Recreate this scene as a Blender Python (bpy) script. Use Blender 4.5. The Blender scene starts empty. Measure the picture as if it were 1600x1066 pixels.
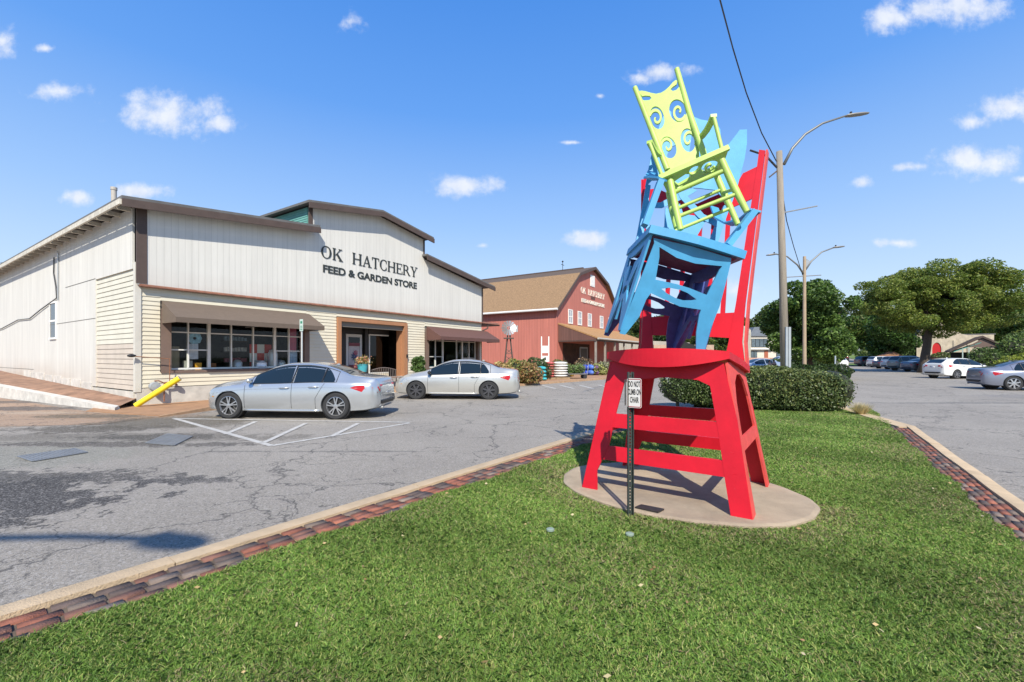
import bpy, bmesh, math, random
import numpy as np
from mathutils import Vector, Matrix
random.seed(7); rng = np.random.default_rng(7)
R = math.radians
sc = bpy.context.scene
C = bpy.data.collections.new('place'); sc.collection.children.link(C)

# ------------------------------------------------------------------ camera
F, HZ, CH = 682.0, 558.0, 1.58
cd = bpy.data.cameras.new('camera'); cam = bpy.data.objects.new('camera', cd); C.objects.link(cam)
cam.location = (0, 0, CH); cam.rotation_euler = (R(90), 0, 0)
cd.sensor_width = 36; cd.lens = 36 * F / 1600; cd.shift_y = 25 / 1600; cd.clip_end = 3000; cd.clip_start = 0.05
sc.camera = cam

# ------------------------------------------------------------------ light
SUN_EL = R(44); SH = Vector((-0.09, 1.0)).normalized()          # shadows fall this way over the ground
sd = bpy.data.lights.new('sun', 'SUN'); so = bpy.data.objects.new('sun', sd); C.objects.link(so)
sd.energy = 4.9; sd.angle = R(0.53); sd.color = (1.0, 0.945, 0.83)
ld = Vector((SH.x * math.cos(SUN_EL), SH.y * math.cos(SUN_EL), -math.sin(SUN_EL)))
so.rotation_euler = ld.to_track_quat('-Z', 'Y').to_euler(); so.location = (0, -10, 30)
sc.view_settings.view_transform = 'Standard'; sc.view_settings.look = 'None'
sc.view_settings.exposure = 0.42; sc.view_settings.gamma = 1.0
sc.cycles.max_bounces = 6; sc.cycles.transparent_max_bounces = 12

w = bpy.data.worlds.new('World'); sc.world = w; w.use_nodes = True
nt = w.node_tree; N = nt.nodes; K = nt.links
for n in list(N): N.remove(n)
def nd(t, **kw):
    n = N.new(t)
    for k, v in kw.items(): setattr(n, k, v)
    return n
def wm(op, a, b=None, c=None, clamp=False):
    n = nd('ShaderNodeMath', operation=op, use_clamp=clamp)
    for i, v in enumerate((a, b, c)):
        if v is None: continue
        if isinstance(v, (int, float)): n.inputs[i].default_value = v
        else: K.new(v, n.inputs[i])
    return n.outputs[0]
wout = nd('ShaderNodeOutputWorld'); bg = nd('ShaderNodeBackground'); bg.inputs[1].default_value = 0.11
sky = nd('ShaderNodeTexSky', sky_type='NISHITA', sun_disc=False, sun_elevation=SUN_EL)
sky.sun_rotation = math.atan2(-SH.x, -SH.y); sky.air_density = 1.25; sky.dust_density = 0.4; sky.ozone_density = 3.0; sky.altitude = 150
hs = nd('ShaderNodeHueSaturation'); hs.inputs['Saturation'].default_value = 1.16; hs.inputs['Value'].default_value = 1.0
hs.inputs['Hue'].default_value = 0.507
K.new(sky.outputs[0], hs.inputs['Color'])
tc = nd('ShaderNodeTexCoord'); sp = nd('ShaderNodeSeparateXYZ'); K.new(tc.outputs['Generated'], sp.inputs[0])
rmp = nd('ShaderNodeValToRGB'); K.new(sp.outputs[2], rmp.inputs[0]); cr = rmp.color_ramp
SKYG = [(0.0,(.72,.83,.97)),(.10,(.60,.765,.98)),(.28,(.35,.575,.965)),(.48,(.135,.37,.90)),(.64,(.075,.285,.82)),(1.0,(.05,.22,.66))]
while len(cr.elements) < len(SKYG): cr.elements.new(.5)
for e_, (p_, c_) in zip(cr.elements, SKYG): e_.position = p_; e_.color = (*c_, 1)
sv = nd('ShaderNodeVectorMath', operation='SCALE'); K.new(rmp.outputs[0], sv.inputs[0]); sv.inputs['Scale'].default_value = 7.4
smx = nd('ShaderNodeMix', data_type='RGBA'); smx.inputs[0].default_value = .85; K.new(hs.outputs[0], smx.inputs[6]); K.new(sv.outputs[0], smx.inputs[7])
ysafe = wm('MAXIMUM', sp.outputs[1], 0.02)
u = wm('DIVIDE', sp.outputs[0], ysafe); v = wm('DIVIDE', sp.outputs[2], ysafe)
uv = nd('ShaderNodeCombineXYZ'); K.new(u, uv.inputs[0]); K.new(v, uv.inputs[1])
# small fair-weather clouds: direction (as the tangent east and up), size, weight
CL = [(88,142,52,17,1),(262,178,95,34,1.15),(345,192,42,18,.9),(4,64,30,26,.9),(72,76,24,9,.5),(121,309,30,15,1),(214,300,48,15,1),
      (727,290,56,20,1.1),(916,374,38,16,1),(1036,112,62,17,.8),(1000,122,30,16,.55),(1395,28,60,28,.9),(1490,12,120,30,1.05),(1580,168,52,24,1.15),
      (1518,190,30,15,1),(1524,252,68,26,1.2),(1424,261,34,9,.85),(1348,286,26,12,.9),(894,223,28,5,.5),(938,150,12,7,.4),
      (548,32,30,26,.32),(1400,380,50,10,.3),(755,384,16,8,.4),(1160,452,60,16,.8),(1600,280,24,8,.7)]
nz0 = nd('ShaderNodeTexNoise'); nz0.inputs['Scale'].default_value = 17; nz0.inputs['Detail'].default_value = 9; nz0.inputs['Roughness'].default_value = .62
K.new(uv.outputs[0], nz0.inputs['Vector'])
best = None
for (px, py, rx, ry, wt) in CL:
    a = nd('ShaderNodeVectorMath', operation='SUBTRACT'); K.new(uv.outputs[0], a.inputs[0]); a.inputs[1].default_value = ((px-800)/F, (HZ-py)/F, 0)
    b = nd('ShaderNodeVectorMath', operation='MULTIPLY'); K.new(a.outputs[0], b.inputs[0]); b.inputs[1].default_value = (F/rx, F/ry, 0)
    l = nd('ShaderNodeVectorMath', operation='LENGTH'); K.new(b.outputs[0], l.inputs[0])
    s = wm('MULTIPLY', wm('SUBTRACT', 1.0, l.outputs['Value']), 1.0)
    s = wm('ADD', s, (wt - 1) * .5)
    best = s if best is None else wm('MAXIMUM', best, s)
best = wm('MAXIMUM', best, -3.0)
dn = wm('ADD', wm('MULTIPLY', best, 0.62), wm('MULTIPLY', wm('SUBTRACT', nz0.outputs[0], 0.5), 1.55))
mr = nd('ShaderNodeMapRange', interpolation_type='SMOOTHSTEP'); K.new(dn, mr.inputs[0]); mr.inputs[1].default_value = -0.06; mr.inputs[2].default_value = 0.62
mr.inputs[3].default_value = 0; mr.inputs[4].default_value = 0.9
front = wm('GREATER_THAN', sp.outputs[1], 0.05)
msk = wm('MULTIPLY', mr.outputs[0], front)
mx = nd('ShaderNodeMix', data_type='RGBA'); K.new(msk, mx.inputs[0]); K.new(smx.outputs[2], mx.inputs[6])
nzc = nd('ShaderNodeTexNoise'); nzc.inputs['Scale'].default_value = 26; nzc.inputs['Detail'].default_value = 6; K.new(uv.outputs[0], nzc.inputs['Vector'])
ccm = nd('ShaderNodeMix', data_type='RGBA'); K.new(nzc.outputs[0], ccm.inputs[0]); ccm.inputs[6].default_value = (4.3, 4.9, 6.1, 1); ccm.inputs[7].default_value = (7.6, 7.6, 7.7, 1); K.new(ccm.outputs[2], mx.inputs[7])
K.new(mx.outputs[2], bg.inputs[0]); K.new(bg.outputs[0], wout.inputs[0])

# ------------------------------------------------------------------ materials
MATS = {}
def mat(name, col=(.5,.5,.5), rough=.7, metal=0.0, var=0.0, vscale=3.0, bump=0.0, bscale=40.0, spec=None, coat=0.0, vec=None, attr=False, trans=0.0, detail=6):
    if name in MATS: return MATS[name]
    m = bpy.data.materials.new(name); m.use_nodes = True; t = m.node_tree; p = t.nodes['Principled BSDF']
    p.inputs['Base Color'].default_value = (*col, 1); p.inputs['Roughness'].default_value = rough; p.inputs['Metallic'].default_value = metal
    if spec is not None: p.inputs['Specular IOR Level'].default_value = spec
    if coat: p.inputs['Coat Weight'].default_value = coat; p.inputs['Coat Roughness'].default_value = .05
    tcn = t.nodes.new('ShaderNodeTexCoord'); src = tcn.outputs['Object']
    if vec:
        mp = t.nodes.new('ShaderNodeMapping'); mp.inputs['Scale'].default_value = vec; t.links.new(src, mp.inputs[0]); src = mp.outputs[0]
    base = None
    if attr:
        at = t.nodes.new('ShaderNodeAttribute'); at.attribute_name = 'Col'; base = at.outputs['Color']
        t.links.new(base, p.inputs['Base Color'])
    if var:
        nz = t.nodes.new('ShaderNodeTexNoise'); nz.inputs['Scale'].default_value = vscale; nz.inputs['Detail'].default_value = detail; nz.inputs['Roughness'].default_value = .65
        t.links.new(src, nz.inputs['Vector'])
        mrn = t.nodes.new('ShaderNodeMapRange'); t.links.new(nz.outputs[0], mrn.inputs[0]); mrn.inputs[1].default_value = .25; mrn.inputs[2].default_value = .75
        mrn.inputs[3].default_value = 1 - var; mrn.inputs[4].default_value = 1 + var
        vm = t.nodes.new('ShaderNodeVectorMath'); vm.operation = 'SCALE'
        if base: t.links.new(base, vm.inputs[0])
        else: vm.inputs[0].default_value = col
        t.links.new(mrn.outputs[0], vm.inputs['Scale']); t.links.new(vm.outputs[0], p.inputs['Base Color'])
    if bump:
        nb = t.nodes.new('ShaderNodeTexNoise'); nb.inputs['Scale'].default_value = bscale; nb.inputs['Detail'].default_value = 5
        t.links.new(src, nb.inputs['Vector']); bp = t.nodes.new('ShaderNodeBump'); bp.inputs['Strength'].default_value = bump; bp.inputs['Distance'].default_value = .02
        t.links.new(nb.outputs[0], bp.inputs['Height']); t.links.new(bp.outputs[0], p.inputs['Normal'])
    if trans:
        tr = t.nodes.new('ShaderNodeBsdfTranslucent'); ms = t.nodes.new('ShaderNodeMixShader'); ms.inputs[0].default_value = trans
        cs = p.inputs['Base Color'].links[0].from_socket if p.inputs['Base Color'].links else None
        if cs: t.links.new(cs, tr.inputs[0])
        else: tr.inputs[0].default_value = (*col, 1)
        t.links.new(p.outputs[0], ms.inputs[1]); t.links.new(tr.outputs[0], ms.inputs[2]); t.links.new(ms.outputs[0], t.nodes['Material Output'].inputs[0])
    MATS[name] = m; return m
def glass(name, tint=(1,1,1), refl=.9, base=.1):
    if name in MATS: return MATS[name]
    m = bpy.data.materials.new(name); m.use_nodes = True; t = m.node_tree; t.nodes.remove(t.nodes['Principled BSDF'])
    tr = t.nodes.new('ShaderNodeBsdfTransparent'); tr.inputs[0].default_value = (*tint, 1)
    gl = t.nodes.new('ShaderNodeBsdfGlossy'); gl.inputs['Roughness'].default_value = .02; gl.inputs[0].default_value = (.95,.97,1,1)
    fr = t.nodes.new('ShaderNodeFresnel'); fr.inputs[0].default_value = 1.5
    a = t.nodes.new('ShaderNodeMath'); a.operation = 'MULTIPLY_ADD'; t.links.new(fr.outputs[0], a.inputs[0]); a.inputs[1].default_value = refl; a.inputs[2].default_value = base; a.use_clamp = True
    ge = t.nodes.new('ShaderNodeNewGeometry'); iv = t.nodes.new('ShaderNodeMath'); iv.operation = 'SUBTRACT'; iv.inputs[0].default_value = 1; t.links.new(ge.outputs['Backfacing'], iv.inputs[1]); a2 = t.nodes.new('ShaderNodeMath'); a2.operation = 'MULTIPLY'; t.links.new(a.outputs[0], a2.inputs[0]); t.links.new(iv.outputs[0], a2.inputs[1]); a = a2
    ms = t.nodes.new('ShaderNodeMixShader'); t.links.new(a.outputs[0], ms.inputs[0]); t.links.new(tr.outputs[0], ms.inputs[1]); t.links.new(gl.outputs[0], ms.inputs[2])
    t.links.new(ms.outputs[0], t.nodes['Material Output'].inputs[0]); MATS[name] = m; return m
def tweak(m, fn): fn(m.node_tree, m.node_tree.nodes['Principled BSDF']); return m
def grooved(name, col, pitch=.2, axis='X', var=.07, depth=.5, lap=False, rough=.7, stain=None):
    """vertical grooves every pitch metres along the object's own axis"""
    m = mat(name, col, rough, var=var*1.5, vscale=.9, vec=(4,4,.3), bump=.1, bscale=30, detail=10)
    t = m.node_tree; p = t.nodes['Principled BSDF']
    tcn = t.nodes.new('ShaderNodeTexCoord'); s = t.nodes.new('ShaderNodeSeparateXYZ'); t.links.new(tcn.outputs['Object'], s.inputs[0])
    def mm(op, a, b=None):
        n = t.nodes.new('ShaderNodeMath'); n.operation = op
        for i, q in enumerate((a, b)):
            if q is None: continue
            if isinstance(q, (int, float)): n.inputs[i].default_value = q
            else: t.links.new(q, n.inputs[i])
        return n.outputs[0]
    fr = mm('FRACT', mm('DIVIDE', s.outputs['XYZ'.index(axis)], pitch))
    g = mm('LESS_THAN', mm('ABSOLUTE', mm('SUBTRACT', fr, .5)), .045)
    src = p.inputs['Base Color'].links[0].from_socket
    mxn = t.nodes.new('ShaderNodeMix'); mxn.data_type = 'RGBA'; t.links.new(mm('MULTIPLY', g, depth), mxn.inputs[0]); t.links.new(src, mxn.inputs[6])
    mxn.inputs[7].default_value = (col[0]*.35, col[1]*.34, col[2]*.33, 1); out = mxn.outputs[2]
    if stain:   # rust and dirt towards given heights: (z0, z1, colour, amount)
        nz = t.nodes.new('ShaderNodeTexNoise'); nz.inputs['Scale'].default_value = 1.6; nz.inputs['Detail'].default_value = 8
        for z0, z1, sc_, am in stain:
            k = t.nodes.new('ShaderNodeMapRange'); t.links.new(s.outputs[2], k.inputs[0]); k.inputs[1].default_value = z0; k.inputs[2].default_value = z1
            kk = mm('MULTIPLY', mm('MULTIPLY', k.outputs[0], mm('MULTIPLY', nz.outputs[0], nz.outputs[0])), am)
            m2 = t.nodes.new('ShaderNodeMix'); m2.data_type = 'RGBA'; t.links.new(kk, m2.inputs[0]); t.links.new(out, m2.inputs[6]); m2.inputs[7].default_value = (*sc_, 1); out = m2.outputs[2]
    t.links.new(out, p.inputs['Base Color'])
    bp = t.nodes.new('ShaderNodeBump'); bp.invert = True; bp.inputs['Strength'].default_value = .6; bp.inputs['Distance'].default_value = .01
    t.links.new(g, bp.inputs['Height']); old = p.inputs['Normal'].links[0].from_socket; t.links.new(old, bp.inputs['Normal']); t.links.new(bp.outputs[0], p.inputs['Normal'])
    return m

# ------------------------------------------------------------------ mesh helpers
class MB:
    def __init__(s): s.v = []; s.f = []
    def add(s, vs, fs):
        o = len(s.v); s.v += [tuple(x) for x in vs]; s.f += [tuple(i + o for i in f) for f in fs]; return s
    def box(s, a, b, M=None):
        x0,y0,z0 = a; x1,y1,z1 = b
        vs = [(x0,y0,z0),(x1,y0,z0),(x1,y1,z0),(x0,y1,z0),(x0,y0,z1),(x1,y0,z1),(x1,y1,z1),(x0,y1,z1)]
        if M is not None: vs = [M @ Vector(p) for p in vs]
        return s.add(vs, [(0,3,2,1),(4,5,6,7),(0,1,5,4),(1,2,6,5),(2,3,7,6),(3,0,4,7)])
    def prism(s, poly, fn, d):
        """poly of 2-D points; fn(u, v, w) -> 3-D point; w runs 0..d"""
        n = len(poly); vs = [fn(a, b, 0) for a, b in poly] + [fn(a, b, d) for a, b in poly]
        return s.add(vs, [tuple(range(n)), tuple(reversed(range(n, 2*n)))] + [(i, i+n, (i+1) % n + n, (i+1) % n) for i in range(n)])
    def tube(s, pts, r, n=10, cap=True):
        pts = [Vector(p) for p in pts]; m = len(pts)
        if isinstance(r, (int, float)): r = [r] * m
        vs = []; ref = None
        for i, p in enumerate(pts):
            t = (pts[min(i+1, m-1)] - pts[max(i-1, 0)]).normalized()
            if ref is None:
                ref = t.orthogonal().normalized()
            ref = (ref - t * ref.dot(t)).normalized(); b = t.cross(ref)
            for k in range(n):
                a = 2 * math.pi * k / n; vs.append(p + (ref * math.cos(a) + b * math.sin(a)) * r[i])
        fs = [(i*n+k, i*n+(k+1) % n, (i+1)*n+(k+1) % n, (i+1)*n+k) for i in range(m-1) for k in range(n)]
        if cap: fs += [tuple(reversed(range(n))), tuple(range((m-1)*n, m*n))]
        return s.add(vs, fs)
    def bar(s, a, b, wd, th, up=(0,0,1)):
        a = Vector(a); b = Vector(b); t = (b-a).normalized(); u = Vector(up); x = t.cross(u).normalized() * wd/2; y = x.cross(t).normalized() * th/2
        vs = [a-x-y, a+x-y, a+x+y, a-x+y, b-x-y, b+x-y, b+x+y, b-x+y]
        return s.add(vs, [(0,3,2,1),(4,5,6,7),(0,1,5,4),(1,2,6,5),(2,3,7,6),(3,0,4,7)])
    def lathe(s, prof, n=24, M=None, axis='Z', cap=True):
        vs = []
        for r_, h in prof:
            for k in range(n):
                a = 2*math.pi*k/n
                p = (r_*math.cos(a), r_*math.sin(a), h) if axis == 'Z' else (r_*math.cos(a), h, r_*math.sin(a))
                vs.append(M @ Vector(p) if M is not None else p)
        m = len(prof); fs = [(i*n+k, i*n+(k+1) % n, (i+1)*n+(k+1) % n, (i+1)*n+k) for i in range(m-1) for k in range(n)]
        return s.add(vs, fs + ([tuple(reversed(range(n))), tuple(range((m-1)*n, m*n))] if cap else []))
    def ball(s, c, r, n=10, m=7):
        if isinstance(r, (int, float)): r = (r, r, r)
        return s.lathe([(max(1e-3, math.sin(math.pi*i/m)), -math.cos(math.pi*i/m)) for i in range(m+1)], n, Matrix.Translation(c) @ Matrix.Diagonal((*r, 1)))
    def build(s, name, m, parent=None, loc=None, smooth=False, recalc=True, auto=None):
        me = bpy.data.meshes.new(name); vs = s.v
        if loc is not None: vs = [(x-loc[0], y-loc[1], z-loc[2]) for x, y, z in vs]
        me.from_pydata(vs, [], s.f); me.update()
        if recalc:
            b = bmesh.new(); b.from_mesh(me); bmesh.ops.recalc_face_normals(b, faces=b.faces)
            if auto is not None:
                for e in b.edges: e.smooth = not (len(e.link_faces) == 2 and e.calc_face_angle(0) > auto)
            b.to_mesh(me); b.free()
        if smooth or auto is not None: me.polygons.foreach_set('use_smooth', [True]*len(me.polygons))
        me.materials.append(m); o = bpy.data.objects.new(name, me); C.objects.link(o)
        if parent: o.parent = parent
        if loc is not None and parent is None: o.location = loc
        return o
def tag(o, label=None, cat=None, group=None, kind=None):
    for k, x in (('label', label), ('category', cat), ('group', group), ('kind', kind)):
        if x: o[k] = x
    return o
def thing(name, label, cat, loc=(0,0,0), rz=0, group=None, kind=None):
    o = bpy.data.objects.new(name, None); C.objects.link(o); o.location = loc; o.rotation_euler = (0, 0, rz); o.empty_display_size = .3
    return tag(o, label, cat, group, kind)
def struct(o): o['kind'] = 'structure'; return o
def copy_tree(root, loc, rz, label):
    def cp(o, par):
        c = o.copy(); C.objects.link(c); c.parent = par
        for ch in [q for q in C.objects if q.parent == o]: cp(ch, c)
        return c
    r = cp(root, None); r.location = loc; r.rotation_euler = (0, 0, rz); r['label'] = label; return r
def P(px, py, Y): return Vector(((px-800)/F*Y, Y, CH-(py-HZ)/F*Y))
def G(px, py, z=0.0):
    d = F*(CH-z)/(py-HZ); return Vector(((px-800)/F*d, d, z))
def plate(name, loops, fn, th, m, parent, loc=(0,0,0)):
    """flat sheet of thickness th: first loop outline, others holes or islands; fn(u,v,w)->3-D"""
    cu = bpy.data.curves.new('c', 'CURVE'); cu.dimensions = '2D'; cu.fill_mode = 'BOTH'; cu.extrude = th/2
    for L in loops:
        sp_ = cu.splines.new('POLY'); sp_.points.add(len(L)-1); sp_.use_cyclic_u = True
        for i, (a, b) in enumerate(L): sp_.points[i].co = (a, b, 0, 1)
    t = bpy.data.objects.new('c', cu); C.objects.link(t); dg = bpy.context.evaluated_depsgraph_get()
    me = bpy.data.meshes.new_from_object(t.evaluated_get(dg)); bpy.data.objects.remove(t)
    for q in me.vertices:
        p = fn(q.co.x, q.co.y, q.co.z); q.co = (p[0]-loc[0], p[1]-loc[1], p[2]-loc[2])
    b = bmesh.new(); b.from_mesh(me); bmesh.ops.remove_doubles(b, verts=b.verts, dist=1e-5); bmesh.ops.recalc_face_normals(b, faces=b.faces); b.to_mesh(me); b.free()
    me.polygons.foreach_set('use_smooth', [False]*len(me.polygons)); me.materials.clear(); me.materials.append(m); me.name = name
    o = bpy.data.objects.new(name, me); C.objects.link(o); o.parent = parent; return o
def npmesh(name, verts, faces_n, idx, m, colors=None, parent=None, loc=(0,0,0)):
    """fast mesh: verts (n,3); idx flat loop indices with faces_n corners each; colours per face"""
    me = bpy.data.meshes.new(name); nf = len(idx)//faces_n
    me.vertices.add(len(verts)); me.vertices.foreach_set('co', (verts - np.array(loc)).astype(np.float32).ravel())
    me.loops.add(len(idx)); me.loops.foreach_set('vertex_index', idx.astype(np.int32))
    me.polygons.add(nf); me.polygons.foreach_set('loop_start', np.arange(0, len(idx), faces_n, dtype=np.int32))
    try: me.polygons.foreach_set('loop_total', np.full(nf, faces_n, dtype=np.int32))
    except Exception: pass
    me.update(calc_edges=True)
    if colors is not None:
        at = me.color_attributes.new('Col', 'FLOAT_COLOR', 'CORNER'); c = np.repeat(np.c_[colors, np.ones(nf)], faces_n, axis=0).astype(np.float32)
        at.data.foreach_set('color', c.ravel())
    me.materials.append(m); o = bpy.data.objects.new(name, me); C.objects.link(o)
    if parent: o.parent = parent
    else: o.location = loc
    return o
def hz(y):                                     # the far street climbs a hill
    return 0.0 if y < 78 else (y-78)*.042
def leaves(name, pts, size, m, cols, parent=None, loc=(0,0,0), flat=.0, aspect=.6):
    """leaf-sized quads at pts"""
    n = len(pts); d = rng.normal(size=(n,3)); d[:,2] *= (1-flat); d /= np.linalg.norm(d,axis=1)[:,None]
    e = rng.normal(size=(n,3)); e -= d*(d*e).sum(1)[:,None]; e /= np.linalg.norm(e,axis=1)[:,None]
    s = (size*rng.uniform(.6,1.35,n))[:,None]; d = d*s; e = e*s*aspect
    v = np.stack([pts-d, pts+e*.9-d*.1, pts+d, pts-e*.9-d*.1], 1).reshape(-1,3)
    return npmesh(name, v, 4, np.arange(4*n), m, cols, parent, loc)
# ------------------------------------------------------------------ shared materials
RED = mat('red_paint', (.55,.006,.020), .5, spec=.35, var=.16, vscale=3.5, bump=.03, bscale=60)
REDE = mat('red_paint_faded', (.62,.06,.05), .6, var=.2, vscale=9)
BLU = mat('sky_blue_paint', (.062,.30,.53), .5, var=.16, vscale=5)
BLU_SHADE = mat('shaded_blue_paint', (.05,.075,.25), .6, var=.35, vscale=14)  # darkened copy of the blue: shade painted into the inner and rear panels
GRN = mat('lime_green_paint', (.41,.56,.12), .45, var=.14, vscale=6)
DARK = mat('dark_void', (.012,.012,.013), .8)
BLK = mat('black_paint', (.02,.02,.022), .5)
WOODP = mat('weathered_pole_wood', (.25,.215,.17), .9, var=.3, vscale=3, vec=(8,8,.4), bump=.5, bscale=14)
GALV = mat('galvanised_metal', (.42,.43,.43), .45, metal=.7, var=.12, vscale=6)
CONC = mat('pale_concrete', (.47,.40,.31), .9, var=.14, vscale=2.2, bump=.4, bscale=90)
BROWN = mat('brown_trim', (.085,.057,.045), .65, var=.18, vscale=4)
WHT = mat('white_paint', (.75,.74,.70), .55, var=.07, vscale=5)
def rock(): pass
# ------------------------------------------------------------------ ground, road, pavements
def asphalt(nm='asphalt', c0=(.24,.212,.176), c1=(.325,.29,.242)):
    m = mat(nm, (.23,.22,.205), .88, bump=.55, bscale=130); t = m.node_tree; p = t.nodes['Principled BSDF']; n_ = t.nodes.new; l_ = t.links.new
    tcn = n_('ShaderNodeTexCoord'); o = tcn.outputs['Object']
    def noise(sc_, det=4, vec=o, rough=.6):
        q = n_('ShaderNodeTexNoise'); q.inputs['Scale'].default_value = sc_; q.inputs['Detail'].default_value = det; q.inputs['Roughness'].default_value = rough; l_(vec, q.inputs['Vector']); return q
    def rng_(src, a, b, c, d, smooth=False):
        q = n_('ShaderNodeMapRange'); q.interpolation_type = 'SMOOTHSTEP' if smooth else 'LINEAR'; l_(src, q.inputs[0]); q.inputs[1].default_value = a; q.inputs[2].default_value = b; q.inputs[3].default_value = c; q.inputs[4].default_value = d; return q.outputs[0]
    def mm(op, a, b=None):
        q = n_('ShaderNodeMath'); q.operation = op
        for i, x in enumerate((a, b)):
            if x is None: continue
            if isinstance(x, (int, float)): q.inputs[i].default_value = x
            else: l_(x, q.inputs[i])
        return q.outputs[0]
    def mixc(fac, a, b):
        q = n_('ShaderNodeMix'); q.data_type = 'RGBA'; l_(fac, q.inputs[0])
        for i, x in ((6, a), (7, b)):
            if isinstance(x, tuple): q.inputs[i].default_value = (*x, 1)
            else: l_(x, q.inputs[i])
        return q.outputs[2]
    big = rng_(noise(.35, 6).outputs[0], .3, .7, 0, 1); col = mixc(big, c0, c1)
    # stains and repair patches with shapes of their own, at places on the lot: x, y, rx, ry, colour, amount, noise
    sep = n_('ShaderNodeSeparateXYZ'); l_(o, sep.inputs[0])
    nb = noise(1.1, 8, rough=.7).outputs[0]; nf = noise(4.5, 6, rough=.7).outputs[0]
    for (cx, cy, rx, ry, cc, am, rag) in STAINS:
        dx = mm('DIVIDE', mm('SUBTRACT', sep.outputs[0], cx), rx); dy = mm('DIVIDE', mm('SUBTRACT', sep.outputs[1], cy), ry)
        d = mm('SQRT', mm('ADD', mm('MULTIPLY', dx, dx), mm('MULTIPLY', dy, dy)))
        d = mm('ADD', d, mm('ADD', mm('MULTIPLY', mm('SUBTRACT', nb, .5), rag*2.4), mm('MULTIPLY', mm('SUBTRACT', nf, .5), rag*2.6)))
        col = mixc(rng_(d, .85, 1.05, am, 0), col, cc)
    # aggregate speckle
    vo = n_('ShaderNodeTexVoronoi'); vo.inputs['Scale'].default_value = 75; l_(o, vo.inputs['Vector'])
    sx = n_('ShaderNodeSeparateColor'); l_(vo.outputs['Color'], sx.inputs[0])
    col = mixc(rng_(sx.outputs[0], .55, 1, 0, .45), col, (.46,.43,.40)); col = mixc(rng_(sx.outputs[1], .6, 1, 0, .55), col, (.07,.065,.06))
    # cracks: two sizes of warped cells
    wv = n_('ShaderNodeVectorMath'); wv.operation = 'ADD'; sc2 = n_('ShaderNodeVectorMath'); sc2.operation = 'SCALE'; nn = noise(1.3, 5); l_(nn.outputs['Color'], sc2.inputs[0]); sc2.inputs['Scale'].default_value = 1.1
    l_(o, wv.inputs[0]); l_(sc2.outputs[0], wv.inputs[1])
    crk = None
    for s_, w_, lo in ((.28, .006, .38), (.75, .009, .46), (2.1, .018, .535)):
        q = n_('ShaderNodeTexVoronoi'); q.feature = 'DISTANCE_TO_EDGE'; q.inputs['Scale'].default_value = s_; l_(wv.outputs[0], q.inputs['Vector'])
        c = rng_(q.outputs['Distance'], w_*.35, w_, 1, 0); gate = rng_(noise(.55 if s_ > .5 else .2, 3).outputs[0], lo, lo+.08, 0, 1)
        c = mm('MULTIPLY', c, gate if s_ > .3 else .85); crk = c if crk is None else mm('MAXIMUM', crk, c)
    col = mixc(mm('MULTIPLY', crk, .8), col, (.045,.042,.04))
    l_(col, p.inputs['Base Color'])
    return m
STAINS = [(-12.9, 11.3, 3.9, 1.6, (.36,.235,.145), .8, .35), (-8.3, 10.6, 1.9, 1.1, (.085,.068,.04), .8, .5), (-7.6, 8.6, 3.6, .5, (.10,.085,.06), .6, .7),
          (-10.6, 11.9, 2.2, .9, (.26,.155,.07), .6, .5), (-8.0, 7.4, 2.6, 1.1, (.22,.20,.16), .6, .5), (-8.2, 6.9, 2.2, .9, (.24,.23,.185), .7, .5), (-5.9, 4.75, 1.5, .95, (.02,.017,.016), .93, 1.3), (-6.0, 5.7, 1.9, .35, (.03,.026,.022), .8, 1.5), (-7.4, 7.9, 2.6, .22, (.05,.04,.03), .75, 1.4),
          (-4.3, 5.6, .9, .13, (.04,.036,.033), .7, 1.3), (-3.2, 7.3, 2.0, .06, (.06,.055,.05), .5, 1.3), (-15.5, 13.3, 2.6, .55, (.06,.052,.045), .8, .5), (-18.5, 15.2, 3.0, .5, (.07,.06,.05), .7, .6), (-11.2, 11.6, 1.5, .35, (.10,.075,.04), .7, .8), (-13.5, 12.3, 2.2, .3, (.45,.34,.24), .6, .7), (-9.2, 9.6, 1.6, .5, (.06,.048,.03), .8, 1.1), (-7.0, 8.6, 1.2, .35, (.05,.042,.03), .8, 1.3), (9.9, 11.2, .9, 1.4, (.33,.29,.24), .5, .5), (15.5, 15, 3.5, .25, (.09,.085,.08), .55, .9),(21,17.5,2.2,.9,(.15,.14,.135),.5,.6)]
STAINS += [(-1.0+rng.uniform(-5,9), 10+rng.uniform(-3,30), rng.uniform(.1,.5), rng.uniform(.1,.6), (.10,.095,.085), .5, .6) for _ in range(7)]
ASP = asphalt()
vs = []; fs = []; ys = [-30,-10,0,10,20,30,45,60,78] + list(range(84, 300, 8)); xs = [-60,-30,-10,0,10,20,30,45,70,110]
for y in ys:
    for x in xs: vs.append((x, y, hz(y)))
for j in range(len(ys)-1):
    for i in range(len(xs)-1): fs.append((j*len(xs)+i, j*len(xs)+i+1, (j+1)*len(xs)+i+1, (j+1)*len(xs)+i))
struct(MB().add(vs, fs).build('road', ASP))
GRD = mat('far_ground', (.07,.085,.03), .95, var=.35, vscale=.4)
vs = []; fs = []; ys = [-500,-30] + ys[1:9] + list(range(86, 300, 10)) + [600, 1500]; xs = [-1500,-300,-60,0,60,110,400,1500]
for y in ys:
    for x in xs: vs.append((x, y, min(hz(y), 9) - .06))
for j in range(len(ys)-1):
    for i in range(len(xs)-1): fs.append((j*len(xs)+i, j*len(xs)+i+1, (j+1)*len(xs)+i+1, (j+1)*len(xs)+i))
struct(MB().add(vs, fs).build('ground', GRD))
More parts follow.
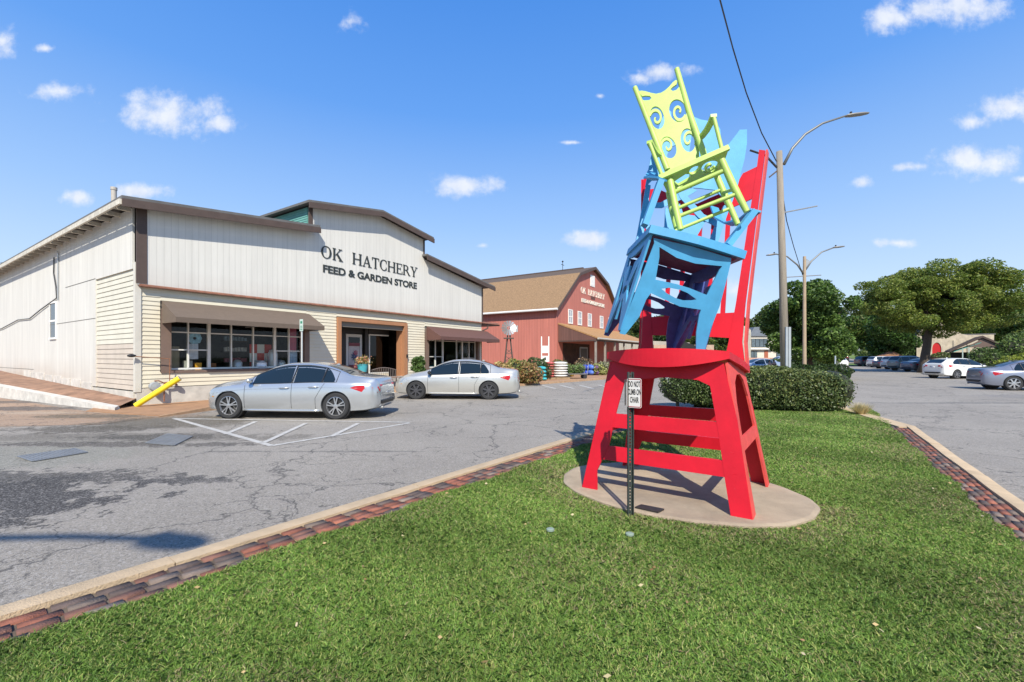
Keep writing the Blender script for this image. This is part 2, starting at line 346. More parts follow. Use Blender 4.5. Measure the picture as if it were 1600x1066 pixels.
def sheet(name, poly, z, m, th=0.0, kind=True, hill=False):
    b = MB(); n = len(poly)
    if th: b.prism([(q[0], q[1]) for q in poly], lambda a, c, w_: (a, c, z - th + w_), th)
    else: b.add([(q[0], q[1], z + (hz(q[1]) if hill else 0)) for q in poly], [tuple(range(n))])
    o = b.build(name, m); return struct(o) if kind else o
# --- the grass island: straight kerbs on either side, brick edging inside them
UL = Vector((.6,.8)); NL = Vector((.8,-.6)); UR = Vector((.57,.8216)); NR = Vector((.8216,-.57))
def lpt(c, s): return NL*c + UL*s
def rpt(c, s): return NR*c + UR*s
KERB = mat('tan_kerb_concrete', (.50,.37,.23), .9, var=.2, vscale=4, bump=.5, bscale=80)
def kerb(ptf, c0, c1, s0, s1, parts):
    out = []
    for k in range(parts):
        a = s0 + (s1-s0)*k/parts + .004; e = s0 + (s1-s0)*(k+1)/parts - .004; b = MB(); hi = .125 + .004*math.sin(k*2.1)
        sg = 1 if c1 > c0 else -1; prof = [(c0,-.05),(c0,hi-.035),(c0+.012*sg,hi-.012),(c0+.035*sg,hi),(c1,hi),(c1,-.05)]
        m_ = 6; vs_ = []; steps = 8
        for j in range(steps+1):
            s = a + (e-a)*j/steps; wob = .004*math.sin(s*3.1+c0)
            for c, z in prof: q = ptf(c + (wob if z > 0 else 0), s); vs_.append((q.x, q.y, z + (wob*.5 if z > 0 else 0)))
        fs_ = [(j*m_+i, j*m_+(i+1) % m_, (j+1)*m_+(i+1) % m_, (j+1)*m_+i) for j in range(steps) for i in range(m_)] + [tuple(range(m_)), tuple(range(steps*m_, steps*m_+m_))]
        b.add(vs_, fs_); out.append(b)
    b = MB()
    for q in out: b.add(q.v, q.f)
    return b
struct(kerb(lpt, -3.95, -3.76, -3.5, 12.4, 7).build('kerb_left', KERB, auto=R(40)))
struct(kerb(rpt, 1.75, 1.59, -4, 12.4, 7).build('kerb_right', KERB, auto=R(40)))
BRK = mat('edging_brick', (.3,.1,.06), .9, var=.3, vscale=14, bump=.6, bscale=110, attr=True)
def bricks(name, ptf, c0, c1, s0, s1):
    V = []; cols = []; rows = 4; cw = (c1-c0)/rows; L = .19; idx = []
    for r_ in range(rows):
        s = s0 - rng.uniform(0, L) + (r_ % 2)*.1
        while s < s1:
            ln = L*rng.uniform(.93,1.05); a0 = c0+cw*r_+.006*np.sign(cw); a1 = c0+cw*(r_+1)-.006*np.sign(cw); z = .103+rng.uniform(-.004,.005); t = rng.uniform(-.004,.004,2)
            q = [ptf(a0+t[0], s+.011), ptf(a1+t[0], s+.011), ptf(a1+t[1], s+ln-.011), ptf(a0+t[1], s+ln-.011)]
            zz = z + rng.uniform(-.003,.003,4); o = len(V)
            V += [(p_.x, p_.y, .03) for p_ in q] + [(p_.x, p_.y, zz[k]) for k, p_ in enumerate(q)]
            idx += [o+4,o+5,o+6,o+7, o,o+1,o+5,o+4, o+1,o+2,o+6,o+5, o+2,o+3,o+7,o+6, o+3,o,o+4,o+7]
            u_ = rng.random(); patch = math.sin(s*1.7)+math.sin(s*.61+2)
            c = (.26,.095,.06) if u_ < .42 - .14*patch else ((.19,.09,.065) if u_ < .66 else ((.105,.075,.065) if u_ < .88 else (.20,.15,.12)))
            cols += [np.array(c)*rng.uniform(.75,1.25)]*5; s += ln
    o = npmesh(name, np.array(V), 4, np.array(idx), BRK, np.array(cols)); return struct(o)
bricks('brick_edging_left', lpt, -3.755, -3.40, -3.4, 12.3); bricks('brick_edging_right', rpt, 1.585, 1.31, -3.8, 12.1)
MOR = mat('mortar_sand', (.12,.09,.065), .95, var=.45, vscale=5, bump=.5)
sheet('brick_bed_left', [lpt(-3.757,-3.4), lpt(-3.38,-3.4), lpt(-3.38,12.4), lpt(-3.757,12.4)], .090, MOR)
sheet('brick_bed_right', [rpt(1.587,-3.9), rpt(1.29,-3.9), rpt(1.29,12.2), rpt(1.587,12.2)], .090, MOR)
SOIL = mat('lawn_soil', (.10,.13,.035), .95, var=.5, vscale=2.5, bump=.6, bscale=60)
isl = [lpt(-3.41,-3.4), rpt(1.32,-3.9), rpt(1.32,12.1), Vector((9.35,12.4)), Vector((10.6,14.5)), Vector((19.5,26)), Vector((19.0,30)), lpt(-3.5,24), lpt(-3.5,12.3), lpt(-3.41,12.3)]
sheet('lawn_soil', isl, .10, SOIL, .15)
sheet('kerb_cross', [rpt(1.59,12.2), rpt(1.75,12.4), Vector((9.62,12.5)), Vector((10.95,14.4)), Vector((19.9,25.8)), Vector((19.55,26.1)), Vector((10.6,14.55)), Vector((9.35,12.45)), rpt(1.45,12.15)], .12, KERB, .16)
SAND = mat('sandy_verge', (.42,.31,.19), .95, var=.3, vscale=3)
sheet('verge', [Vector((10.8,14.9)), Vector((19.6,26)), Vector((34,47.5)), Vector((31,47.5)), Vector((18,28))], .13, SAND)
# --- lawn: real blades, denser and finer close to the camera
def lawn():
    B = []
    def inside(p):
        cL = p[:,0]*.8 - p[:,1]*.6; cR = p[:,0]*.8216 - p[:,1]*.57
        ok = (cL > -3.42 + .03*np.sin(p[:,1]*5)+.02*np.sin(p[:,1]*17)) & (cR < 1.335 + .03*np.sin(p[:,1]*4)+.02*np.sin(p[:,1]*19))
        ex = ((p[:,0]-1.83)*.8123+(p[:,1]-4.87)*(-.5832)); ey = ((p[:,0]-1.83)*.5832+(p[:,1]-4.87)*.8123)
        ang = np.arctan2(ey, ex); rr = np.sqrt((ex/SLA)**2+(ey/SLB)**2); ok &= rr > .992-.022*np.abs(np.sin(ang*13+1.3*np.sin(ang*5)))-.012*np.sin(ang*61)
        ok &= (np.abs(p[:,0]) < p[:,1]*1.25+.4)
        return ok
    for (y0, y1, n) in ((1.7,2.4,140000),(2.4,3.4,160000),(3.4,5.2,170000),(5.2,8,120000),(8,12.6,110000)):
        xa = -3.2; xb = 10.2
        p = np.c_[rng.uniform(xa, xb, n*3), rng.uniform(y0, y1, n*3)]; p = p[inside(p)][:n]; B.append(p)
    p = np.concatenate(B); n = len(p); d = p[:,1]
    h = rng.uniform(.014,.038,n)*(1+.22*np.sin(p[:,0]*3.1)*np.sin(p[:,1]*2.7)); wd = rng.uniform(.0009,.0018,n)*(1+d*.34)
    clump = np.sin(p[:,0]*2.3+1.3*np.sin(p[:,1]*1.9))+np.sin(p[:,1]*3.1+p[:,0]*.7)+.7*np.sin(p[:,0]*9+p[:,1]*7)
    a = rng.uniform(0, 2*np.pi, n); lean = rng.uniform(.2,1.5,n)*h; az = rng.uniform(0,2*np.pi,n)
    wx = np.cos(a)*wd; wy = np.sin(a)*wd; lx = np.cos(az)*lean; ly = np.sin(az)*lean; z0 = .098
    v = np.empty((n,5,3)); v[:,0] = np.c_[p[:,0]-wx, p[:,1]-wy, np.full(n,z0)]; v[:,1] = np.c_[p[:,0]+wx, p[:,1]+wy, np.full(n,z0)]
    v[:,2] = np.c_[p[:,0]+wx*.8+lx*.35, p[:,1]+wy*.8+ly*.35, z0+h*.6]; v[:,4] = np.c_[p[:,0]-wx*.8+lx*.35, p[:,1]-wy*.8+ly*.35, z0+h*.6]
    v[:,3] = np.c_[p[:,0]+lx, p[:,1]+ly, z0+h*rng.uniform(.7,1,n)]
    g = np.array([.190,.315,.056]); yl = np.array([.37,.40,.125]); dk = np.array([.125,.230,.044]); straw = np.array([.44,.36,.20])
    u_ = rng.random(n)[:,None]; col = np.where(u_ < .55, g, np.where(u_ < .80, dk, yl)) * rng.uniform(.82,1.2,(n,1))
    ex = ((p[:,0]-1.83)*.8123+(p[:,1]-4.87)*(-.5832)); ey = ((p[:,0]-1.83)*.5832+(p[:,1]-4.87)*.8123); rr = np.sqrt((ex/SLA)**2+(ey/SLB)**2)
    cR = p[:,0]*.8216-p[:,1]*.57
    dry = .025+.04*(clump > 1)+.30*np.exp(-((rr-1.12)/.16)**2)*(ey < .3)+.3*np.exp(-((cR-1.05)/.30)**2)*(.5+.5*np.sin(p[:,1]*2.2+p[:,0]))+.12*(np.sin(p[:,0]*1.7+.5)*np.sin(p[:,1]*2.3+1) > .45)
    col = np.where(rng.random((n,1)) < dry[:,None], straw*rng.uniform(.7,1.1,(n,1)), col*(1+.10*clump[:,None])*np.array([1+0*clump, np.ones(n), np.ones(n)]).T)
    idx = (np.arange(n)[:,None]*5+np.array([0,1,2,3,4])[None]).ravel()
    o = npmesh('lawn', v.reshape(-1,3), 5, idx, mat('grass_blades', (.1,.2,.03), .55, attr=True, trans=.28, spec=.35), col)
    tag(o, kind='stuff'); o['label'] = 'short mown green lawn with dry patches'; o['category'] = 'grass'
SLA, SLB = 1.31, 1.03
lawn()
def litter():
    n = 170; x = rng.uniform(-2.5,8,n*3); y = rng.uniform(1.9,11,n*3); ok = (x*.8-y*.6 > -3.4) & (x*.8216-y*.57 < 1.3) & ((((x-1.83)*.8123-(y-4.87)*.5832)/SLA)**2+(((x-1.83)*.5832+(y-4.87)*.8123)/SLB)**2 > 1.05)
    p = np.c_[x, y, np.full(n*3, .135)][ok][:n]; k = len(p); o = leaves('fallen_leaves', p, .016, mat('dry_leaf', (.3,.2,.1), .8, attr=True), np.array([(.42,.30,.14),(.50,.42,.25),(.30,.18,.08)])[rng.integers(0,3,k)], None, flat=.9); tag(o, 'small dry leaves scattered over the lawn', 'leaf litter', kind='stuff')
# --- round concrete slab under the sculpture
def slab():
    n = 96; vs = [(1.83,4.87,.142)]
    ring = []
    for r_, z in ((.97,.142),(1.0,.13),(1.0,.0)):
        for k in range(n):
            a = 2*math.pi*k/n; w_ = r_*(1+.006*math.sin(a*7)+.004*math.sin(a*19)); ex = SLA*w_*math.cos(a); ey = SLB*w_*math.sin(a)
            vs.append((1.83+ex*.8123+ey*.5832, 4.87-ex*.5832+ey*.8123, z))
    fs = [(0, 1+k, 1+(k+1) % n) for k in range(n)] + [(1+i*n+k, 1+i*n+(k+1) % n, 1+(i+1)*n+(k+1) % n, 1+(i+1)*n+k) for i in range(2) for k in range(n)]
    m = mat('slab_concrete', (.42,.33,.225), .92, var=.26, vscale=2.6, bump=.8, bscale=120, detail=12)
    t = m.node_tree; p = t.nodes['Principled BSDF']; src = p.inputs['Base Color'].links[0].from_socket; tcn = t.nodes.new('ShaderNodeTexCoord'); nz = t.nodes.new('ShaderNodeTexNoise'); nz.inputs['Scale'].default_value = .9; nz.inputs['Detail'].default_value = 12; nz.inputs['Roughness'].default_value = .7; t.links.new(tcn.outputs['Object'], nz.inputs[0])
    mr_ = t.nodes.new('ShaderNodeMapRange'); t.links.new(nz.outputs[0], mr_.inputs[0]); mr_.inputs[1].default_value = .45; mr_.inputs[2].default_value = .72; mr_.inputs[3].default_value = 0; mr_.inputs[4].default_value = .6
    mq = t.nodes.new('ShaderNodeMix'); mq.data_type = 'RGBA'; t.links.new(mr_.outputs[0], mq.inputs[0]); t.links.new(src, mq.inputs[6]); mq.inputs[7].default_value = (.17,.13,.10,1); t.links.new(mq.outputs[2], p.inputs['Base Color'])
    o = MB().add(vs, fs).build('concrete_slab', m); struct(o)
litter()
slab()
# --- shop pavement and its kerb
PAVE = mat('brown_aggregate', (.36,.20,.105), .9, var=.25, vscale=2.5, bump=.5, bscale=100)
shop = [Vector(q) for q in [(-12.3,12.6),(-9.35,11.6),(-9.0,13.0),(-6.6,19.2),(-3.2,20.6),(0,23.6),(9.1,33.9),(17,45),(30,66),(24,70),(6,42),(-4,30),(-13.4,14.2)]]
sheet('pavement', shop, .11, PAVE, .16)
sheet('pavement_kerb', [Vector(q) for q in [(-9.35,11.6),(-9.25,11.45),(-8.85,12.95),(-6.45,19.1),(-3.1,20.45),(.12,23.45),(9.25,33.8),(17.15,44.9),(30.2,65.9),(30,66.1),(16.85,45),(8.95,34),(-.1,23.75),(-3.3,20.75),(-6.7,19.3),(-9.1,13.05)]], .118, mat('orange_kerb', (.40,.25,.145), .9, var=.3, vscale=5, bump=.4), .16)
DRW = asphalt('driveway_concrete', (.33,.20,.12), (.44,.30,.20))
sheet('driveway', [Vector(q) for q in [(-40,11),(-12.4,9.8),(-9.6,10.2),(-9.4,11.5),(-12.2,12.6),(-24,19.2),(-40,28)]], .006, DRW)
for nm in ('pavement', 'pavement_kerb'):
    for q_ in bpy.data.objects[nm].data.vertices:
        if q_.co.z > 0 and q_.co.x < -8.95: q_.co.z = .022 if nm == 'pavement' else .03
# low kerb wall along the shop's flank, earth behind it
LW = mat('flaking_white_wall', (.55,.52,.47), .9, var=.3, vscale=3, bump=.5, bscale=30)
o = MB().add([(-11.6,12.75,0),(-11.75,13.1,0),(-11.6,12.75,.10),(-11.8,13.1,.12),(-24.5,19.3,0),(-24.5,19.9,0),(-24.5,19.3,.62),(-24.5,19.75,.62)], [(0,4,6,2),(2,6,7,3),(3,7,5,1),(0,2,3,1),(4,5,7,6)]).build('low_wall', LW)
tag(o, 'low flaking white kerb wall rising along the shop flank', 'wall')
sheet('earth_bank', [Vector(q) for q in [(-11.8,13.1),(-24.5,19.75),(-40,28),(-40,40),(-12.05,14.0)]], .0, mat('red_earth', (.26,.15,.095), .95, var=.6, vscale=2.2, bump=1, bscale=9, detail=14))
bpy.data.objects['earth_bank'].data.vertices.foreach_set('co', np.array([(-11.8,13.1,.10),(-24.5,19.75,.60),(-40,28,1.2),(-40,40,1.2),(-12.05,14.0,.25)]).ravel())
# painted bay markings
LINE = mat('worn_white_line', (.44,.42,.385), .85, var=.4, vscale=9, bump=.3, bscale=120)
def pline(a, b, w_=.10, z=.008):
    a = G(*a); b = G(*b); t = (b-a).normalized(); n = Vector((-t.y, t.x, 0))*w_/2
    return [(q.x, q.y, z) for q in (a-n, b-n, b+n, a+n)]
b = MB()
for k, (p0, p1) in enumerate([((272,654),(425,697)),((425,697),(640,661.5)),((275,654.5),(640,660.5)),((352,679),(400,659)),((412,692.5),(478,662)),((517,683),(560,662))]):
    b.add(pline(p0, p1, .11, .006+.001*k), [(0,1,2,3)])
for k, x in enumerate((846,875,905,936)): b.add(pline((x,602),(x+22,607.5),.16,.006), [(0,1,2,3)])
struct(b.build('road_markings', LINE))
# storm drains
def drain(cs, name, label, nb):
    q = [G(*c) for c in cs]; t = thing(name, label, 'drain grate', (q[0].x, q[0].y, 0))
    fr = MB(); fr.add([(p_.x-q[0].x, p_.y-q[0].y, .010) for p_ in q], [(0,1,2,3)]); fr.build('drain_pit', DARK, t)
    g = MB()
    for k in range(nb+1):
        a = q[0].lerp(q[1], k/nb) - q[0]; e = q[3].lerp(q[2], k/nb) - q[0]; g.bar((a.x,a.y,.014), (e.x,e.y,.014), .035, .012)
    for k in range(5):
        a = q[0].lerp(q[3], k/4) - q[0]; e = q[1].lerp(q[2], k/4) - q[0]; g.bar((a.x,a.y,.013), (e.x,e.y,.013), .03, .010)
    g.build('grate', mat('grey_grate', (.22,.23,.24), .6, metal=.4, var=.2), t)
drain([(228,693),(262,679),(300,683),(272,697)], 'storm_drain', 'grey barred storm drain beside the hatched bay corner', 12)
drain([(28,714),(115,702),(135,708),(52,722)], 'storm_drain', 'dark cross-barred storm drain in the driveway mouth at far left', 14)
# ------------------------------------------------------------------ sculpture: red chair
OR = Vector((1.847,4.891,0)); TR = Matrix.Translation(OR) @ Matrix.Rotation(-.623, 4, 'Z'); SZ = .142
red = thing('chair_sculpture', 'giant red steel chair standing on the round concrete slab', 'sculpture', OR, -.623)
def yfront(z): return -.669 + (z-.14)*(.209/1.49)
def half(pts): return pts
legf = [(-.83,SZ),(-.682,.998),(-.56,1.53),(.56,1.53),(.69,.998),(.83,SZ),(.655,SZ),(.596,.47),(.535,.86),(.449,1.302),(.337,1.354),(.033,1.372),(-.257,1.345),(-.414,1.303),(-.50,.92),(-.55,.62),(-.672,.336),(-.655,SZ)]
def fp(sgn, inset=0):
    return lambda a, b_, w_: (a, sgn*(yfront(b_)+inset)+w_, b_)
def bars_hole(): return None
for sgn, nm, lab in ((1, 'front_panel', None), (-1, 'rear_panel', None)):
    fr = plate(nm, [legf], fp(sgn), .022, RED, red)
    for z0, z1, a, nm2 in ((.82,.965,.535,'upper_rail'), (.47,.615,.60,'lower_rail')):
        b = MB(); e0 = a + .0; y0 = yfront(z0)*sgn + .004; y1 = yfront(z1)*sgn + .004
        for q in (-1,):
            b.add([(-e0-.01,y0-.012,z0),(e0+.01,y0-.012,z0),(e0-.02,y1-.012,z1),(-e0+.02,y1-.012,z1),(-e0-.01,y0+.03,z0),(e0+.01,y0+.03,z0),(e0-.02,y1+.03,z1),(-e0+.02,y1+.03,z1)], [(0,1,2,3),(7,6,5,4),(0,4,5,1),(3,2,6,7),(0,3,7,4),(1,5,6,2)])
        b.build(nm2, RED, red)
# side panels (legs seen from the side with one rail)
def sx(z): return .826 - (z-.14)*(.245/1.4)
sidep = [(-.672,SZ),(-.47,1.53),(.47,1.53),(.672,SZ),(.50,SZ),(.47,.70),(-.47,.70),(-.50,SZ)]
sidep = [(-.672,SZ),(-.47,1.53),(.47,1.53),(.672,SZ),(.51,SZ),(.455,.70),(-.455,.70),(-.51,SZ)]
hole = [(-.44,.82),(-.38,1.15),(-.27,1.33),(-.1,1.40),(.1,1.40),(.27,1.33),(.38,1.15),(.44,.82)]
for s in (1, -1):
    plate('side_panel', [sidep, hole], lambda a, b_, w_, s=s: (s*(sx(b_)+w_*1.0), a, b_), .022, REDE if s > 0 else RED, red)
# the worn raised writing down the right front leg: weld-bead strokes no longer readable
b = MB(); x0, zz = .60, 1.0
for k in range(13):
    if k == 3: zz -= .07
    x = .60 + (1.0-zz)*.165; z = zz; y = yfront(z)-.002
    st = [(rng.uniform(-.028,.028), rng.uniform(-.02,.02)) for _ in range(4)]
    b.tube([(x+a, y-.003, z+c) for a, c in st], .0055, 6); zz -= .062
b.tube([(.62,yfront(1.0)-.0,1.0),(.745,yfront(.24),.24)], .004, 6); b.build('raised_lettering', RED, red)
# seat: bow-fronted, dips to the rear
def seatz(y): return 1.631 - (y+.489)*.158
top = [(-.618,-.49),(-.45,-.60),(-.25,-.675),(0,-.70),(.25,-.675),(.45,-.60),(.618,-.49),(.66,.0),(.665,.47),(-.665,.47),(-.66,0)]
plate('seat', [top], lambda a, b_, w_: (a, b_, seatz(b_)-.035+w_), .07, RED, red)
b = MB(); nL = 24; fr_ = [(x, -.49-.215*(1-(abs(x)/.618)**2.2)) for x in [-.618+1.236*k/nL for k in range(nL+1)]]
for x, y in fr_:
    lo = 1.565-.085*(1-(x/.618)**2); b.v += [(x,y-.008,seatz(y)+.002),(x,y-.008,lo),(x,y+.014,lo),(x,y+.014,seatz(y)+.002)]
b.f = [(i*4+k, i*4+(k+1) % 4, (i+1)*4+(k+1) % 4, (i+1)*4+k) for i in range(nL) for k in range(4)]+[(0,1,2,3),(nL*4,nL*4+1,nL*4+2,nL*4+3)]; b.build('seat_front', RED, red)
# back
def yb(z): return .47 + (z-1.479)*.2362
def bp_(a, b_, w_): return (a, yb(b_)+w_, b_)
for s in (-1, 1):
    post = [(s*.63,1.40),(s*.58,1.75),(s*.60,2.2),(s*.665,3.0),(s*.755,4.10),(s*.69,4.13),(s*.672,3.9),(s*.60,3.2),(s*.50,2.2),(s*.44,1.75),(s*.40,1.5)]
    plate('back_post', [post], bp_, .03, RED, red)
    fl = MB(); e = [(.63,1.40),(.60,1.75),(.615,2.2),(.675,3.0),(.762,4.11)]
    for i in range(len(e)-1):
        (a0,z0),(a1,z1) = e[i], e[i+1]
        fl.add([(s*a0,yb(z0)-.012,z0),(s*a1,yb(z1)-.012,z1),(s*a1,yb(z1)+.13,z1),(s*a0,yb(z0)+.15,z0),(s*(a0+.02),yb(z0)-.012,z0),(s*(a1+.02),yb(z1)-.012,z1),(s*(a1+.02),yb(z1)+.13,z1),(s*(a0+.02),yb(z0)+.15,z0)], [(0,1,2,3),(4,7,6,5),(0,4,5,1),(3,2,6,7)])
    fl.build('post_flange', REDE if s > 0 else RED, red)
plate('back_rail', [[(-.50,1.86),(-.505,2.10),(.505,2.10),(.47,1.80),(0,1.84)]], bp_, .022, RED, red)
plate('crest_rail', [[(-.685,3.93),(-.55,3.92),(-.32,3.76),(-.12,3.60),(.0,3.57),(.16,3.62),(.32,3.66),(.44,3.70),(.52,3.86),(.675,3.91),(.64,3.50),(.52,3.46),(.38,3.42),(.2,3.34),(.0,3.36),(-.2,3.48),(-.42,3.66),(-.66,3.74)]], bp_, .022, RED, red)
for x in (-.30,-.13,.045,.20,.36):
    b = MB(); b.box((-.024,-.02,0), (.024,.02,1), None)
    vs = [(x*(1 if q[2] < .5 else 1.05)+q[0], yb(2.08+q[2]*1.5)+.012+q[1], 2.08+q[2]*1.5) for q in b.v]; b.v = vs; b.build('slat', RED, red)
# ------------------------------------------------------------------ blue chair
tb = Vector((1.7313,4.0611,2.6828)); RB = Matrix(((.9587,.0553,.2789),(-.0444,.998,-.0453),(-.2809,.0311,.9592)))
MBL = Matrix.Translation(tb) @ RB.to_4x4(); MBI = MBL.inverted()
blue = thing('chair_sculpture', 'tilted sky blue steel armchair balanced on the seat of the giant red chair', 'sculpture', tb)
blue.rotation_euler = RB.to_euler()
bw, bd = .42, 1.012
SFL, SFR, SRL, SRR = Vector((1.329,4.08,2.80)), Vector((2.134,4.043,2.565)), Vector((1.381,5.09,2.833)), Vector((2.194,5.052,2.595))
TFL, TFR, TRL, TRR = Vector((1.08,4.322,1.845)), Vector((1.848,4.286,1.62)), Vector((1.13,5.293,1.876)), Vector((1.906,5.257,1.649))
def raypl(px, py, A, n):
    d = Vector(((px-800)/F, 1, -(py-HZ)/F)); o = Vector((0,0,CH)); return o + d*((A-o).dot(n)/d.dot(n))
def uvof(px, py, a, b_, c, d):
    """position inside the quad a-b (top) c-d (bottom) as u across, v down"""
    n = (b_-a).cross(c-a).normalized(); p = raypl(px, py, a, n); u_ = .5; v_ = .5
    for _ in range(30):
        q = a*(1-u_)*(1-v_)+b_*u_*(1-v_)+c*(1-u_)*v_+d*u_*v_; r_ = p-q; du = (b_-a)*(1-v_)+(d-c)*v_; dv = (c-a)*(1-u_)+(d-b_)*u_
        u_ += r_.dot(du)/du.length_squared*.8; v_ += r_.dot(dv)/dv.length_squared*.8
    return u_, v_
def quadfn(a, b_, c, d, out=None):
    n = (b_-a).cross(c-a).normalized()
    def f(u_, v_, w_): return MBI @ (a*(1-u_)*(1-v_)+b_*u_*(1-v_)+c*(1-u_)*v_+d*u_*v_ + n*w_)
    return f
fr_out = [(1021,372),(1022,380),(968,521),(976.6,523),(998.5,495),(1009.5,468),(1016.8,458),(1037.6,468),(1062,479),(1095,484),(1092,492),(1087.6,519),(1087,547),(1101,547),(1110.7,512),(1124,478),(1132.7,446),(1141,412),(1142,404),(1080,385)]
fr_h1 = [(1030,386),(1057,403),(1086,412),(1128,416),(1123,423),(1110.7,447),(1104,461),(1076.6,450),(1057,444),(1024,437),(1026.6,422),(1030,402)]
fr_h2 = [(1033,451.3),(1045.6,449.6),(1062.5,453),(1074.3,458),(1087.8,467.8),(1081,469.5),(1067.6,469.5),(1055.7,466),(1042,458.5)]
qf = (SFL, SFR, TFL, TFR); toq = lambda L: [uvof(x, y, *qf) for x, y in L]
F1, F2, F3 = toq(fr_out), toq(fr_h1), toq(fr_h2)
plate('front_panel', [F1, F2, F3], quadfn(*qf), .02, BLU, blue)
F1r = [q for q in F1 if True]
plate('rear_panel', [F1, F2, F3], quadfn(SRL, SRR, TRL, TRR), .02, BLU_SHADE, blue)
S1 = [(0,0),(1,0),(1,1),(.88,1),(.84,.93),(.60,.63),(.54,.66),(.56,.86),(.50,.86),(.47,.66),(.42,.63),(.17,.93),(.12,1),(0,1)]
SH_ = [[(.15,.13),(.3,.155),(.5,.165),(.7,.155),(.85,.13),(.80,.24),(.60,.26),(.55,.44),(.46,.44),(.40,.26),(.20,.24)], [(.14,.30),(.34,.50),(.35,.56),(.16,.72)], [(.86,.30),(.66,.50),(.65,.56),(.84,.72)],
       [(.5+.10*math.cos(a), .535+.045*math.sin(a)) for a in [2*math.pi*k/16 for k in range(16)]]]
plate('side_panel', [S1]+SH_, quadfn(SFL, SRL, TFL, TRL), .02, BLU, blue)
nF = (SFR-SFL).cross(TFL-SFL).normalized(); SFi = raypl(1141,402,SFL,nF); TFi = raypl(1101,547,SFL,nF); dS = SFi-SFR
plate('side_panel', [S1]+SH_, quadfn(SFi, SRR+dS, TFi, TRR+(TFi-TFR)*.5), .02, BLU_SHADE, blue)
# leg fins give the legs their angle section
for a, c, m_ in ((SRR+dS*.9, TRR, BLU_SHADE),):
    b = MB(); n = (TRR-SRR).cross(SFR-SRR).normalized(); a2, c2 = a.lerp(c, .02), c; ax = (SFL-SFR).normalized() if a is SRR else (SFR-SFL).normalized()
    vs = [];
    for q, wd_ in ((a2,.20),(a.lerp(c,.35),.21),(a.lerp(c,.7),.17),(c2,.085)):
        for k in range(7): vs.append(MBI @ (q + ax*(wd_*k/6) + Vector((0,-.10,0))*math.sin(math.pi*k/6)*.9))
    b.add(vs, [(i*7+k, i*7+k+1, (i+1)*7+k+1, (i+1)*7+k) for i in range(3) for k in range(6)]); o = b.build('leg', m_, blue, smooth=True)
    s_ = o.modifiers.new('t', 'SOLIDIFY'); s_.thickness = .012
bt = [(-bw-.035,-.02),(-bw*.5,-.055),(0,-.07),(bw*.5,-.055),(bw+.035,-.02),(bw+.03,bd+.02),(-bw-.03,bd+.02)]
plate('seat', [bt], lambda a, b_, w_: (a, b_, -.035+w_), .075, BLU, blue)
plate('seat_underside', [[(-bw+.02,.02),(bw-.02,.02),(bw-.02,bd-.02),(-bw+.02,bd-.02)]], lambda a, b_, w_: (a, b_, -.079+w_), .008, mat('mottled_purple_steel', (.12,.055,.13), .6, var=.45, vscale=20), blue)  # thin plate of strongly mottled purple below the seat
def ybb(z): return bd + .22*z
def bb(a, b_, w_): return (a, ybb(b_)+w_, b_)
hf = [(0,1.86),(.10,1.87),(.22,1.84),(.26,1.80),(.31,1.62),(.37,1.57),(.42,1.68),(.49,1.86),(.575,1.89),(.612,1.70),(.625,1.5),(.615,1.14),(.585,.80),(.50,.92),(.36,1.0),(.18,.97),(0,.93)]
LS = .76
plate('backrest', [hf + [(-a*LS, c) for a, c in hf[1:]][::-1], [(-.06,1.62),(.06,1.62),(.03,1.30),(-.03,1.30)], [(-.27,1.40),(-.20,1.45),(-.13,1.33),(-.16,1.18),(-.24,1.16),(-.29,1.28)], [(.16,1.22),(.24,1.30),(.30,1.24),(.27,1.12),(.19,1.10)]], bb, .02, BLU, blue)
for s in (-1, 1):
    q = LS if s < 0 else 1
    plate('back_post', [[(s*.50*q,-.02),(s*.40*q,-.02),(s*.46*q,.55),(s*.51*q,.84),(s*.58*q,.84),(s*.55*q,.55)]], bb, .03, BLU, blue)
for bot, top, pts in (((-.50,.05,.0),(-.475,.06,.44), [(-.47,.03,.45),(-.52,.25,.53),(-.53,.5,.62),(-.47,.85,.80),(-.42,1.2,1.0)]), ((.29,.05,.02),(.44,.08,.40), [(.45,.06,.41),(.47,.35,.40),(.44,.65,.44),(.42,.95,.58),(.40,1.17,.78)])):
    b = MB(); b.bar(bot, top, .055, .10, (0,1,0)); b.build('arm_support', BLU, blue); b = MB()
    for i in range(4): b.bar(pts[i], pts[i+1], .10, .018)
    b.build('armrest', BLU, blue)
for L in ([(-.50,.62),(-.3,.66),(-.05,.84),(.1,.95),(.16,.93),(.02,.78),(-.25,.60),(-.48,.55)], [(.50,.62),(.3,.66),(.05,.84),(-.1,.95),(-.16,.93),(-.02,.78),(.25,.60),(.48,.55)],
          [(-.12,.30),(-.20,.62),(-.05,.60),(.0,.72),(.07,.60),(.36,.64),(.28,.36),(.1,.28)], [(-.49,.34),(-.3,.22),(-.12,.30),(-.14,.38),(-.3,.31),(-.48,.42)], [(.45,.0),(.1,.05),(-.2,.16),(-.45,.12),(-.45,.2),(-.2,.24),(.1,.13),(.45,.1)]):
    plate('back_slat', [[(a*(LS if a < 0 else 1), c) for a, c in L]], lambda a, b_, w_, k=random.uniform(-.015,.015): (a, ybb(b_)+w_+k, b_), .016, BLU, blue)
